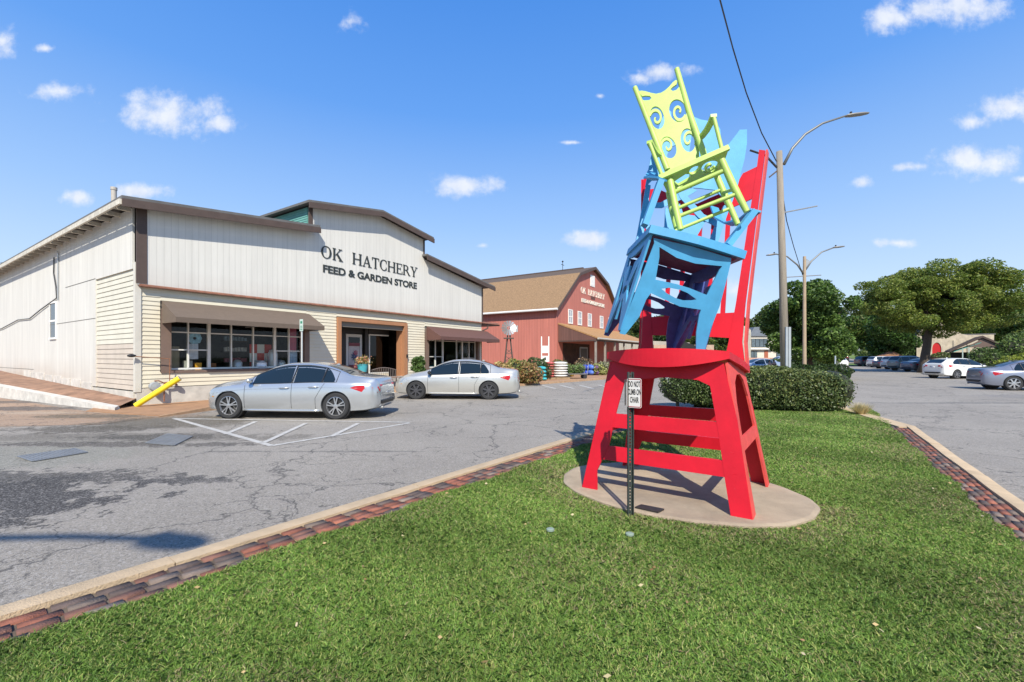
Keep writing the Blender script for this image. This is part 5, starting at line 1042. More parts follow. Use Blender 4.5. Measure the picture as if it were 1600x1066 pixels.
# goods along the barn pavement
def sackpile(px, Y, w_, rows, cols_, mats, name, lab, cat, ht=.17, pallet=True):
    q = at(px, Y); q.z = .11; t = thing(name, lab, cat, q, FA*.35); z = 0
    if pallet:
        b = MB()
        for k in range(6): b.box((-w_/2+k*w_/6+.02,-.5,.10),(-w_/2+(k+1)*w_/6-.04,.5,.13))
        for k in range(3): b.box((-w_/2,-.48+k*.43,0),(w_/2,-.38+k*.43,.10))
        b.build('pallet', mat('pallet_wood', (.30,.21,.12), .9, var=.3), t); z = .13
    for r_ in range(rows):
        for c in range(cols_):
            b = MB(); x = -w_/2+(c+.5)*w_/cols_; b.ball((x+rng.uniform(-.03,.03), rng.uniform(-.05,.02), z+ht*(r_+.5)), (w_/cols_*.54,.5,ht*.56), 12, 6)
            b.build('sack', mats[c % len(mats)] , t, smooth=True)
WS = mat('white_sacks', (.66,.64,.60), .5, var=.2, vscale=6); RS = mat('red_sacks', (.45,.10,.09), .55, var=.35, vscale=8)
sackpile(857.5, 29.2, .62, 6, 1, [RS], 'sack_pallet', 'pallet of red feed sacks at the left of the barn porch', 'sack pallet'); sackpile(875, 29.4, 1.0, 6, 1, [WS], 'sack_pallet', 'pallet stacked with white sacks right beside the red sacks', 'sack pallet')
sackpile(842, 27.5, .85, 4, 2, [mat('teal_pots', (.04,.36,.40), .35)], 'glazed_pots', 'stack of turquoise glazed pots beside the corner planting', 'pots', .22, False)
sackpile(922, 35.5, 1.4, 2, 3, [mat('blue_pots', (.03,.06,.35), .3), mat('blue_pots2', (.08,.16,.5), .4), mat('plum_pots', (.12,.05,.16), .4)], 'glazed_pots', 'cluster of cobalt blue pots under the barn porch', 'pots', .42, False)
q = at(851.5, 30.5); q.z = .11; t = thing('tower_planter', 'tall white slatted tower planter beside the red barn wall', 'planter', q); t.scale = (.68,1,1)
b = MB(); [b.box((x,-.2,0),(x+.1,-.1,2.9)) for x in (-.42,.32)]; b.build('leg', WHT, t); b = MB(); b.box((-.32,-.14,1.75),(.32,-.1,2.25)); b.box((-.32,-.14,.3),(.32,-.1,1.55)); b.build('panel', WHT, t); b = MB(); b.ball((0,-.15,1.35),(.10,.02,.12)); b.build('emblem', BLK, t)
def cart(px, Y, lab):
    q = at(px, Y); q.z = .11; t = thing('plant_cart', lab, 'plant cart', q, .15); b = MB(); b.box((-.75,-.35,.30),(.75,.35,.34)); b.build('tray', mat('cart_grey', (.2,.2,.19), .6), t)
    for x in (-.6,.6):
        for y in (-.3,.3): MB().lathe([(.02,-.03),(.13,-.03),(.13,.03),(.02,.03)], 14, Matrix.Translation((x,y,.13)), 'Y').build('wheel', BLK, t)
    MB().tube([(.75,-.33,.3),(.82,-.33,1.05),(.82,.33,1.05),(.75,.33,.3)], .02, 6).build('handle', GALV, t)
cart(899, 29.8, 'flat garden cart loaded with green plants')
q = at(899, 29.8); q.z = .45; bush('tray_plants', 'leafy green plants filling the garden cart', q, [(x,0,.3,.32,.3,.3) for x in (-.5,-.1,.35)], 1800, .05, (.10,.19,.05), (.25,.32,.12), .4)
for k, (px, Y, r_, ba, al, lab) in enumerate([(886,33,.42,(.45,.28,.06),(.18,.2,.05),'pot of orange-yellow flowers left of the plant cart'), (905,36.5,.6,(.12,.16,.05),(.3,.3,.15),'mixed green plants against the dark barn front'), (934,35.5,.6,(.22,.26,.06),(.5,.5,.2),'yellow-green flowering plants right of the blue pots'), (943,36.5,.7,(.16,.20,.06),(.45,.42,.3),'flower display near the porch posts'), (953,37,.5,(.18,.2,.06),(.5,.3,.3),'low mixed flowers beside the red chair edge'), (912,37.5,.9,(.10,.08,.04),(.3,.2,.12),'dried wreaths and plants hanging in the porch shade')]):
    q = at(px, Y); q.z = .11; bush('flower_display', lab, q, [(0,0,r_*.8,r_,r_*.7,r_*.8),(r_*.7,0,r_*.5,r_*.6,r_*.5,r_*.5)], 900, .075, ba, al, .45, group='plants for sale before the barn')
# ------------------------------------------------------------------ lamp poles, wires
q = Vector((P(1227,560,20).x, 20, .1)); t = thing('utility_pole', 'weathered wooden utility pole with one arched lamp arm behind the hedge', 'utility pole', q); top = P(1217.5,237,20)-q
b = MB(); b.tube([(0,0,-.1),top*.5+Vector((.02,0,0)),top], [.185,.155,.125], 16); b.build('pole', WOODP, t, smooth=True)
b = MB(); b.box((.02,-.21,0),(.13,-.15,1.58+43*20/F)); b.box((-.12,-.235,0),(-.02,-.17,1.58+43*20/F)); b.build('conduit', mat('grey_conduit', (.30,.33,.35), .5, var=.1), t)
def lampparts(t, base, pts, rad, head0, head1, Yh, hw=.16, m=None):
    m = m or mat('lamp_arm_grey', (.20,.20,.19), .5, metal=.4)
    MB().tube(pts, rad, 8).build('lamp_arm', m, t, smooth=True)
    a, e = Vector(head0), Vector(head1); d = (e-a); b = MB(); sec = [(0,.30),(.08,.75),(.35,1),(.75,.9),(.95,.55),(1,.2)]; vs = []
    for s_, w_ in sec:
        c = a+d*s_
        for k in range(10): an = 2*math.pi*k/10; n = Vector((0,1,0)); up = Vector((0,0,1)); vs.append(c+n*math.cos(an)*hw*w_+up*math.sin(an)*hw*.42*w_)
    b.add(vs, [(i*10+k, i*10+(k+1) % 10, (i+1)*10+(k+1) % 10, (i+1)*10+k) for i in range(5) for k in range(10)]+[tuple(range(10)), tuple(range(50,60))]); h = b.build('lamp_head', mat('lamp_head_grey', (.27,.26,.24), .45, metal=.3), t, smooth=True)
    c = a+d*.25+Vector((0,0,hw*.4)); MB().lathe([(.05,0),(.05,.09),(.02,.1)], 10, Matrix.Translation(c)).build('photocell', BLK, h)
l = tuple(q)
def pl(px, py, Y): return P(px,py,Y)-q
lampparts(t, q, [pl(1225,257,20), pl(1238,232,20), pl(1258,210,20), pl(1285,193,20), pl(1322,181,20)], [.07,.06,.055,.05,.04], pl(1320,181.5,20), pl(1358,177,20), 20)
MB().tube([pl(1172,235,20), pl(1196,243,20), pl(1214,262,20)], .045, 8).build('cable_arm', BLK, t)
MB().tube([pl(1202,277,20), pl(1217,265,20)], .035, 6).build('insulator', mat('insulator_brown', (.1,.07,.05), .4), t); MB().tube([pl(1216,334,20), pl(1277,322,20)], .03, 6).build('banner_arm', GALV, t)
cb = lambda nm, lab, pts, r_=.018: tag(MB().tube(pts, r_, 6).build(nm, BLK, loc=tuple(pts[-1])), lab, 'cable')
cb('overhead_cable', 'black twisted overhead cable dropping from the sky to the wooden pole', [P(1105,-90,9), P(1125,0,11.5), P(1145,75,14), P(1166,145,16.3), P(1190,208,18.5), P(1213,252,20)], .022)
cb('overhead_cable', 'black cable sagging from the wooden pole down to the farther lamp pole', [P(1221,290,20), P(1229,345,22), P(1240,385,26), P(1254,430,31.6)], .022)
q = Vector((P(1257,560,32).x, 32, .1)); t = thing('street_lamp', 'tan street lamp with two curved arms standing behind the hedge', 'street lamp', q)
b = MB(); b.tube([(0,0,0),(0,0,1.58+155*32/F)], [.135,.10], 12); b.build('pole', mat('tan_lamp_pole', (.36,.27,.18), .6, var=.15), t)
lampparts(t, q, [pl(1257,424,32), pl(1268,408,32), pl(1284,394,32), pl(1303,387,32)], [.07,.06,.05,.045], pl(1301,387,32), pl(1320,385,32), 32)
lampparts(t, q, [pl(1257,430,32), pl(1246,414,32), pl(1230,401,32), pl(1212,397,32)], [.07,.06,.05,.045], pl(1214,397,32), pl(1197,399,32), 32)
MB().tube([pl(1218,434,32), pl(1283,430,32)], .035, 6).build('banner_arm', GALV, t); b = MB(); b.prism([(pl(1259,408,32).x,pl(1259,422,32).z),(pl(1259,404,32).x,pl(1259,404,32).z),(pl(1267,404,32).x,pl(1259,409,32).z)], lambda a, c, w_: (a, w_-.02, c), .04); b.build('bracket', GALV, t)
q = Vector((-5.44,-4.06,0)); t = thing('street_lamp', 'street lamp behind the viewer whose arm and head throw the curved shadow', 'street lamp', q)
MB().tube([(0,0,0),(0,0,7.2)], [.13,.10], 12).build('pole', mat('tan_lamp_pole', (.3,.3,.3)), t); lampparts(t, q, [(0,0,7.0),(.5,-.1,7.5),(1.3,-.3,7.9),(2.3,-.4,8.05),(3.0,-.45,8.05)], [.07,.06,.055,.05,.05], (2.95,-.45,8.05), (3.6,-.5,8.0), 0, .17)
# ------------------------------------------------------------------ cars
def pchip(xs, ys):
    xs = np.array(xs, float); ys = np.array(ys, float); h = np.diff(xs); d = np.diff(ys)/h; m = np.zeros(len(xs)); m[0] = d[0]; m[-1] = d[-1]
    for i in range(1, len(xs)-1): m[i] = 0 if d[i-1]*d[i] <= 0 else 2*d[i-1]*d[i]/(d[i-1]+d[i])
    def f(x):
        x = min(max(x, xs[0]), xs[-1]); i = min(int(np.searchsorted(xs, x, side='right'))-1, len(xs)-2); t = (x-xs[i])/h[i]
        return float(ys[i]*(2*t**3-3*t*t+1)+m[i]*h[i]*(t**3-2*t*t+t)+ys[i+1]*(-2*t**3+3*t*t)+m[i+1]*h[i]*(t**3-t*t))
    return f
def carpaint(name, col, metal=.55, rough=.28): return mat(name, col, rough, metal=metal, coat=.8, var=.02, vscale=40)
TYRE = mat('tyre_rubber', (.025,.025,.026), .85); CGL = mat('car_glass', (.010,.018,.026), .04, spec=.55); LAMPG = mat('headlamp_clear', (.42,.45,.48), .08, metal=.6)
TAIL = mat('tail_lamp_red', (.42,.004,.010), .25, coat=.3); TRIM = mat('black_trim', (.015,.015,.016), .45); RIM = mat('alloy_rim', (.62,.62,.63), .25, metal=.9)
SED = dict(L=4.63, fa=1.535, ra=-1.275, wr=.335, zb=.19,
  zt=[(-2.315,.66),(-2.29,.90),(-2.18,1.03),(-1.80,1.085),(-1.60,1.11),(-1.25,1.245),(-.85,1.37),(-.35,1.43),(.05,1.425),(.40,1.36),(.80,1.19),(1.18,1.01),(1.30,.985),(1.75,.925),(2.08,.83),(2.24,.70),(2.315,.50)],
  zs=[(-2.315,.58),(-2.25,.81),(-2.1,.895),(-1.6,.925),(-.8,.925),(.2,.895),(1.1,.87),(1.7,.82),(2.08,.74),(2.24,.62),(2.315,.45)],
  W=[(-2.315,.56),(-2.24,.70),(-2.05,.80),(-1.6,.875),(-1.0,.90),(.2,.905),(1.3,.90),(1.8,.88),(2.08,.80),(2.24,.66),(2.315,.50)],
  Wr=[(-2.315,.48),(-2.2,.62),(-1.85,.66),(-1.5,.60),(-.9,.55),(-.2,.56),(.4,.575),(.8,.61),(1.2,.68),(1.7,.66),(2.1,.56),(2.315,.38)],
  zbf=[(-2.315,.34),(-2.2,.25),(-1.9,.20),(-1.0,.17),(1.2,.18),(1.9,.20),(2.2,.22),(2.315,.30)],
  dlo=[(.92,-.10),(-.17,-.90),(-.93,-1.22)], hi=-.075, wind=(.34,1.20), rear=(-1.58,-.88), roofw=.9)
HAT = dict(SED, L=4.33, fa=1.42, ra=-1.18, wr=.33,
  zt=[(-2.16,.62),(-2.14,.95),(-2.08,1.12),(-1.95,1.20),(-1.62,1.40),(-1.35,1.455),(-.7,1.50),(.0,1.49),(.35,1.42),(.80,1.24),(1.22,1.05),(1.65,.93),(1.95,.82),(2.10,.68),(2.17,.48)],
  zs=[(-2.16,.58),(-2.13,.90),(-2.05,1.02),(-1.5,1.06),(-.8,1.03),(.2,.985),(1.1,.95),(1.6,.87),(1.95,.76),(2.1,.62),(2.17,.44)],
  W=[(-2.16,.62),(-2.1,.76),(-1.9,.85),(-1.4,.885),(.2,.89),(1.3,.88),(1.75,.85),(1.98,.76),(2.1,.64),(2.17,.48)],
  Wr=[(-2.16,.5),(-2.05,.60),(-1.8,.60),(-1.3,.58),(-.2,.58),(.4,.59),(.8,.62),(1.2,.68),(1.7,.62),(2.0,.52),(2.17,.38)],
  zbf=[(-2.16,.36),(-2.0,.26),(-1,.19),(1.2,.19),(1.9,.2),(2.17,.3)], dlo=[(.95,.02),(-.04,-.80),(-.84,-1.42)], wind=(.30,1.18), rear=(-2.07,-1.60))
SUV = dict(HAT, L=4.55, wr=.36, zt=[(-2.28,.70),(-2.26,1.1),(-2.2,1.25),(-2.05,1.45),(-1.85,1.64),(-1.4,1.69),(-.5,1.71),(.1,1.68),(.5,1.56),(.9,1.30),(1.25,1.14),(1.8,1.05),(2.1,.95),(2.22,.78),(2.28,.55)],
  zs=[(-2.28,.65),(-2.22,1.02),(-1.8,1.12),(.2,1.08),(1.1,1.05),(1.7,1.0),(2.1,.88),(2.22,.7),(2.28,.5)], W=[(-2.28,.66),(-2.2,.82),(-1.8,.9),(0,.92),(1.4,.91),(1.9,.88),(2.15,.76),(2.28,.55)],
  Wr=[(-2.28,.55),(-2.1,.66),(-1.5,.64),(0,.64),(.6,.65),(1.2,.74),(1.8,.7),(2.28,.45)], zbf=[(-2.28,.42),(-2,.3),(-1,.24),(1.2,.24),(2,.28),(2.28,.36)], fa=1.45, ra=-1.25, dlo=[(.95,.05),(-.03,-.90),(-.95,-1.85)], wind=(.48,1.15), rear=(-2.2,-1.9))
def make_car(kind, name, label, paint, loc, hd, scale=1.0, group='parked cars', detail=True, spokes=5, rimm=None, tail='wide', scol=None):
    S = kind; zt = pchip(*zip(*S['zt'])); zs0 = pchip(*zip(*S['zs'])); W = pchip(*zip(*S['W'])); Wr = pchip(*zip(*S['Wr'])); zb = pchip(*zip(*S['zbf']))
    zs = lambda x: min(zs0(x), zt(x)-.035)
    root = thing(name, label, 'car', loc, hd, group); root.scale = (scale,)*3
    x0, x1 = S['zt'][0][0], S['zt'][-1][0]
    def section(x):
        w_, b0, s_, t_, r_ = W(x), zb(x), zs(x), zt(x), Wr(x); r_ = min(r_, w_*.93); d = s_-b0; e = max(t_-s_, .02); k = min(1, e/.30)
        P_ = [(0,b0),(w_*.80,b0),(w_*.945,b0+.035),(w_*.985,b0+d*.22),(w_*1.0,b0+d*.45),(w_*.998,b0+d*.68),(w_*.975,b0+d*.90),(w_*.945,s_)]
        sh = w_*.945; rr = r_
        P_ += [(sh+(rr-sh)*.12, s_+e*.10),(sh+(rr-sh)*.45, s_+e*.42),(sh+(rr-sh)*.80, s_+e*.76),(rr, s_+e*.90),(rr-.05, s_+e*.965),(rr*.62, s_+e*1.0),(0, s_+e*1.0+.012)]
        return P_
    def sy(x, z):
        P_ = section(x)
        for (y0,z0),(y1,z1) in zip(P_[1:], P_[2:]):
            if z0 <= z <= z1 and z1 > z0: return y0+(y1-y0)*(z-z0)/(z1-z0)
        return P_[-2][0]
    n = 84 if detail else 40; b = MB(); xs_ = [x0+(x1-x0)*(.5-.5*math.cos(math.pi*i/n)) for i in range(n+1)]; m_ = None
    for x in xs_:
        P_ = section(x); full = P_+[(-y, z) for y, z in P_[-2:0:-1]]; m_ = len(full); b.v += [(x,y,z) for y, z in full]
    b.f = [(i*m_+k, i*m_+(k+1) % m_, (i+1)*m_+(k+1) % m_, (i+1)*m_+k) for i in range(n) for k in range(m_)]+[tuple(range(m_)), tuple(range(n*m_, (n+1)*m_))]
    body = b.build('body', paint, root, auto=R(38))
    # wheel arches cut out of the shell
    wr = S['wr']; cut = MB()
    for ax in (S['fa'], S['ra']):
        for sgy in (-1, 1): cut.lathe([(wr+.045,-.17),(wr+.045,.17)], 40, Matrix.Translation((ax, sgy*(W(ax)-.10), wr+.005)), 'Y')
    co = cut.build('cut', TRIM); bpy.context.view_layer.update()
    mo = body.modifiers.new('b', 'BOOLEAN'); mo.operation = 'DIFFERENCE'; mo.object = co; mo.solver = 'EXACT'
    pl_ = root.matrix_world.copy(); root.location = (0,0,0); root.rotation_euler = (0,0,0); root.scale = (1,1,1); bpy.context.view_layer.update()
    me = bpy.data.meshes.new_from_object(body.evaluated_get(bpy.context.evaluated_depsgraph_get())); body.modifiers.clear(); body.data = me
    me.materials.clear(); me.materials.append(paint); bpy.data.objects.remove(co)
    root.location = loc; root.rotation_euler = (0,0,hd); root.scale = (scale,)*3
    for ax in (S['fa'], S['ra']):
        for sgy in (-1, 1): MB().lathe([(wr+.04,-.10),(wr+.04,.10)], 20, Matrix.Translation((ax, sgy*(W(ax)-.17), wr+.005)), 'Y').build('wheel_well', TRIM, root)
    # wheels
    for ax in (S['fa'], S['ra']):
        for sgy in (-1, 1):
            yc = sgy*(W(ax)-.115); M = Matrix.Translation((ax, yc, wr))
            whl = MB().lathe([(wr*.70,-.10),(wr*.93,-.105),(wr,-.08),(wr,.08),(wr*.93,.105),(wr*.70,.10)], 36, M, 'Y', False).build('wheel', TYRE, root, auto=R(35))
            if detail:
                rm = MB(); o_ = sgy*.088
                rm.lathe([(wr*.66,o_-.05*sgy),(wr*.70,o_),(wr*.715,o_+.012*sgy),(wr*.69,o_+.014*sgy),(wr*.645,o_-.02*sgy)], 36, M, 'Y', False)
                for k in range(spokes):
                    for dd in ((-.10,.10) if spokes == 5 else (0,)):
                        a = 2*math.pi*k/spokes+.3; ca, sa = math.cos(a+dd*.5), math.sin(a+dd*.5); c2, s2 = math.cos(a+dd*1.9), math.sin(a+dd*1.9)
                        rm.bar((ax+ca*wr*.10, yc+o_, wr+sa*wr*.10), (ax+c2*wr*.67, yc+o_-.004*sgy, wr+s2*wr*.67), wr*(.09 if spokes == 5 else .17), .025, (0,1,0))
                rm.lathe([(.01,o_-.02*sgy),(wr*.17,o_-.015*sgy),(wr*.17,o_+.012*sgy),(.01,o_+.016*sgy)], 16, M, 'Y')
                rm.build('rim', rimm or RIM, whl, auto=R(40)); MB().lathe([(.01,o_-.045*sgy),(wr*.66,o_-.045*sgy),(wr*.66,o_-.052*sgy),(.01,o_-.052*sgy)], 20, M, 'Y').build('brake_shadow', mat('wheel_inner_dark', (.03,.03,.032), .7), whl)
            else: MB().lathe([(.01,sgy*.102),(wr*.66,sgy*.102),(wr*.66,sgy*.108),(.01,sgy*.11)], 14, M, 'Y').build('rim', RIM, whl)
    # side glass
    hi = lambda x: zs(x)+(zt(x)-zs(x))*.855
    for sgy in (-1, 1):
        for (xa, xb) in S['dlo']:
            g = MB(); st = 22; rows = 5
            for i in range(st+1):
                x = xa+(xb-xa)*i/st; lo = zs(x)+.022; h_ = max(hi(x), lo+.004)
                if xb < -1.1 and detail: h_ = lo+(h_-lo)*(1-.75*max(0,(S['dlo'][-1][0]-x)/(S['dlo'][-1][0]-S['dlo'][-1][1]))**2)
                for j in range(rows+1): z = lo+(h_-lo)*j/rows; g.v.append((x, sgy*(sy(x,z)+.004), z))
            g.f = [(i*(rows+1)+j, i*(rows+1)+j+1, (i+1)*(rows+1)+j+1, (i+1)*(rows+1)+j) for i in range(st) for j in range(rows)]
            g.build('side_window', CGL, root, smooth=True)
        if detail:   # black rubber line around the openings, seams, handles
            tr = MB(); xa, xb = S['dlo'][0][0]+.06, S['dlo'][-1][1]-.05; pts = []
            for i in range(31): x = xa+(xb-xa)*i/30; z = zs(x)+.012; pts.append((x, sgy*(sy(x,z)+.003), z))
            for i in range(31):
                x = xb+(xa-xb)*i/30; z = zs(x)+(zt(x)-zs(x))*.875; pts.append((x, sgy*(sy(x,z)+.003), z))
            tr.tube(pts+[pts[0]], .009, 6); tr.build('window_trim', TRIM, root)
            for xx in (S['dlo'][0][1]-.035, S['dlo'][1][1]-.015):
                qs_ = [(xx-.02*(k-2)/4*(1), sgy*(sy(xx, zs(xx)+(hi(xx)-zs(xx))*k/6)+.0045), zs(xx)+.02+(hi(xx)-zs(xx)-.02)*k/6) for k in range(7)]
                MB().tube(qs_, .018, 6).build('door_pillar', TRIM, root)
            for xx in (S['fa']-.43, S['dlo'][0][1]-.03, S['ra']+.40+.12):
                ds = MB(); qs_ = []
                for k in range(13):
                    z = zb(xx)+.10+(zs(xx)-zb(xx)-.11)*k/12; x = xx+(.0 if xx > S['ra']+.6 else -.22*max(0,(k-5)/7)); qs_.append((x, sgy*(sy(x, z)+.0005), z))
                ds.tube(qs_, .0055, 5); ds.build('door_seam', TRIM, root)
            for xx in (S['dlo'][0][1]+.16, S['dlo'][1][1]+.20):
                z = zs(xx)-.105; hb = MB(); y = sy(xx, z); hb.tube([(xx-.12,sgy*(y+.004),z),(xx-.09,sgy*(y+.035),z+.004),(xx+.09,sgy*(y+.035),z+.002),(xx+.12,sgy*(y+.004),z-.004)], .018, 8); hb.build('door_handle', paint, root, smooth=True)
            cr_ = MB(); qs_ = []
            for k in range(33): x = S['fa']+.35-(S['fa']+.35-(S['ra']-.75))*k/32; z = zs(x)-.135+.02*math.sin(k/32*math.pi); qs_.append((x, sgy*(sy(x, z)-.0015), z))
            cr_.tube(qs_, .006, 5); cr_.build('crease_line', paint, root, smooth=True)
            sl = MB(); qs_ = [(x, sgy*(sy(x, zb(x)+.06)+.0), zb(x)+.05) for x in [S['ra']+.42+(S['fa']-S['ra']-.84)*k/12 for k in range(13)]]; sl.tube(qs_, .028, 6); sl.build('sill', paint, root, smooth=True)
    def top_patch(name, xa, xb, f, m_mat, n_=14, off=.005):
        g = MB(); c = 12
        for i in range(n_+1):
            x = xa+(xb-xa)*i/n_; P_ = section(x); r_ = P_[12][0]*f
            for j in range(c+1):
                y = -r_+2*r_*j/c; ay = abs(y); z = None
                Q = P_[11:]
                for (ya,za),(yb_,zb_) in zip(Q, Q[1:]):
                    if yb_ <= ay <= ya: z = za+(zb_-za)*(ya-ay)/max(ya-yb_,1e-6)
                g.v.append((x, y, (z if z is not None else P_[-1][1])+off))
        g.f = [(i*(c+1)+j, (i+1)*(c+1)+j, (i+1)*(c+1)+j+1, i*(c+1)+j+1) for i in range(n_) for j in range(c)]
        g.build(name, m_mat, root, smooth=True)
    top_patch('windscreen', S['wind'][0], S['wind'][1], .98, CGL); top_patch('rear_window', S['rear'][0], S['rear'][1], .95, CGL)
    def wrap(name, pts, m_mat, sgy, off=.006, parent=None):
        """pts (x, z) outline on the flank"""
        g = MB(); k = len(pts); g.v = [(x, sgy*(sy(x, z)+off), z) for x, z in pts]; cx = sum(p_[0] for p_ in pts)/k; cz = sum(p_[1] for p_ in pts)/k
        g.v.append((cx, sgy*(sy(cx, cz)+off+.006), cz)); g.f = [(i, (i+1) % k, k) for i in range(k)]; return g.build(name, m_mat, parent or root, smooth=True)
    def rearface(name, y0, y1, z0, z1, m_mat, off=.008, front_=False, cols=8):
        """patch lying on the tail (or nose), by y and z"""
        g = MB(); rows = 3
        for i in range(cols+1):
            y = y0+(y1-y0)*i/cols
            for j in range(rows+1):
                z = z0+(z1-z0)*j/rows; xr = None; rng_x = [x0+(x1-x0)*.30*k/60 for k in range(61)] if not front_ else [x1-(x1-x0)*.30*k/60 for k in range(61)]
                for x in rng_x:
                    if zt(x) >= z and zb(x) <= z and sy(x, z) >= abs(y): xr = x; break
                if xr is None: xr = rng_x[12]
                g.v.append((xr+(off if front_ else -off), y, z))
        g.f = [(i*(rows+1)+j, i*(rows+1)+j+1, (i+1)*(rows+1)+j+1, (i+1)*(rows+1)+j) for i in range(cols) for j in range(rows)]
        o = g.build(name, m_mat, root, smooth=True); s_ = o.modifiers.new('t', 'SOLIDIFY'); s_.thickness = .006; return o
    zl = zs(x0+.25)
    for sgy in (-1, 1):
        rearface('tail_light', sgy*.36, sgy*.74, zl-.23, zl-.03, TAIL)
        wrap('tail_light', [(x0+.03,zl-.24),(x0+.06,zl-.02),(x0+.34,zl-.02),(x0+.58,zl-.06),(x0+.68,zl-.10),(x0+.40,zl-.20)], TAIL, sgy)
        wrap('headlight', [(x1-.10,zs(x1-.1)-.16),(x1-.13,zs(x1-.13)-.03),(x1-.42,zs(x1-.42)-.035),(x1-.56,zs(x1-.56)-.075),(x1-.34,zs(x1-.34)-.15)], LAMPG, sgy)
        if detail:
            xm = S['dlo'][0][0]+.0; z = zs(xm)+.07; mb_ = MB(); mb_.ball((xm, sgy*(W(xm)+.06), z+.03), (.07,.10,.065), 12, 8); mb_.tube([(xm+.02,sgy*(W(xm)*.92),z-.02),(xm,sgy*(W(xm)+.02),z)], .02, 6); mb_.build('side_mirror', paint if kind is SED else TRIM, root, smooth=True)
            xx = x1-.34; wrap('side_marker', [(xx-.03,.55),(xx+.03,.555),(xx+.03,.58),(xx-.03,.575)], mat('marker_amber', (.5,.2,.02), .3), sgy)
    rearface('number_plate', -.16, .16, zl-.26, zl-.12, mat('plate_white', (.55,.56,.60), .5), .012, cols=2)
    rearface('rear_bumper_insert', -.55, .55, zb(x0)+.02, zb(x0)+.13, TRIM, .006); rearface('grille', -.30, .30, .42, .58, TRIM, .006, True); rearface('front_intake', -.45, .45, .26, .36, TRIM, .004, True)
    if detail:
        MB().tube([(x0+.06,.42,.27),(x0-.02,.42,.27)], .035, 12).build('exhaust_pipe', GALV, root)
        MB().prism([(-1.0,0),(-.84,0),(-.96,.05)], lambda a, c, w_: (a, -.012+w_, zt(-.92)+.004+c), .024).build('roof_antenna', paint, root)
    return root
def cplace(rw, fw, wheelbase, kind, side=-1, z=0.0):
    """ground points of the two near wheels -> car origin, heading, scale; side -1: the near flank is the car's left"""
    r_, f_ = Vector(rw), Vector(fw); d = f_-r_; h = math.atan2(d.y, d.x); sc_ = d.length/wheelbase; u_ = d.normalized(); n = Vector((-u_.y, u_.x, 0))
    yv = .78*sc_; o = r_-u_*kind['ra']*sc_ + (-n if side > 0 else n)*yv; return (o.x, o.y, z), h, sc_
SIL1 = carpaint('silver_blue_paint', (.54,.555,.56), .7, .24); SIL2 = carpaint('warm_silver_paint', (.56,.55,.51), .6)
l, h, k = cplace(G(527,655), G(361,653.6), 2.81, SED, 1); make_car(SED, 'parked_car', 'blue-silver sedan with bright alloy wheels parked nearest before the show window', SIL1, l, h, k)
JET = dict(SED, zt=[(-2.315,.66),(-2.30,.93),(-2.22,1.06),(-1.85,1.11),(-1.62,1.14),(-1.25,1.29),(-.85,1.40),(-.35,1.45),(.05,1.44),(.40,1.37),(.80,1.20),(1.15,1.03),(1.30,.995),(1.75,.92),(2.08,.80),(2.24,.68),(2.315,.50)], wind=(.34,1.12), fa=1.43, ra=-1.22, wr=.325)
l, h, k = cplace(G(764,624.2), G(651,623.8), 2.65, JET, 1); make_car(JET, 'parked_car', 'warm silver sedan with dark hubcaps parked beyond the first, near the store corner', SIL2, l, h, k, spokes=7, rimm=mat('dark_hubcap', (.05,.05,.055), .4))
make_car(HAT, 'parked_car', 'white hatchback with black wheels parked side-on across the street', carpaint('white_car_paint', (.72,.72,.70), .0, .3), (33.1,32.4,0), math.atan2(.119,.993), 1.0, spokes=7, rimm=mat('grey_rim', (.25,.25,.26), .3, metal=.7))
make_car(SED, 'parked_car', 'grey-blue sedan cut off by the right edge of the frame', carpaint('slate_car_paint', (.24,.26,.32), .5), (25.1,20.9,0), math.atan2(-.343,.938), 1.0, spokes=7)
far = [(SUV,1352,74,(.10,.10,.11),.5,-.15,'dark grey sports utility car, farthest left of the row across the street'), (SUV,1374,66,(.62,.62,.62),.1,-.15,'pale sports utility car parked second in the far row'), (SED,1384,60,(.03,.03,.045),.1,-.12,'near-black sedan parked third in the far row'),
 (SUV,1399,56,(.35,.40,.46),.1,-.10,'pale blue-grey sports utility car in the middle of the far row'), (SUV,1411,51,(.17,.22,.23),.1,-.06,'grey-green estate car parked left of the locust trunk'), (SED,1432,47.5,(.14,.16,.20),.1,0,'slate blue sedan with its nose behind the locust trunk')]
for kd, px, Y, col, mt, hh, lab in far:
    p_ = at(px, Y); make_car(kd, 'parked_car', lab, carpaint('far_paint_%d' % px, col, .2), (p_.x+.9, Y, 0), .12+hh, 1.0, detail=False)
p_ = at(1314, 70); make_car(SED, 'parked_car', 'white sedan seen from behind on the far street', carpaint('white_car_paint', (.7,.7,.7)), (p_.x,70,0), R(57), 1.0, detail=False)
p_ = at(1317, 90); make_car(SUV, 'parked_car', 'dark car parked beyond the white sedan on the hill', carpaint('black_car_paint', (.03,.03,.035), .1), (p_.x,90,hz(90)), R(57), 1.0, detail=False)
p_ = at(1186, 43); make_car(SED, 'parked_car', 'light blue-grey car seen over the hedge left of the wooden pole', carpaint('pale_blue_paint', (.30,.36,.45), .3), (p_.x,43,0), R(185), 1.0, detail=False)
p_ = at(1222, 50); make_car(SUV, 'parked_car', 'silver car mostly hidden behind the wooden pole', carpaint('silver_far_paint', (.5,.52,.54), .3), (p_.x,50,0), R(175), 1.0, detail=False)
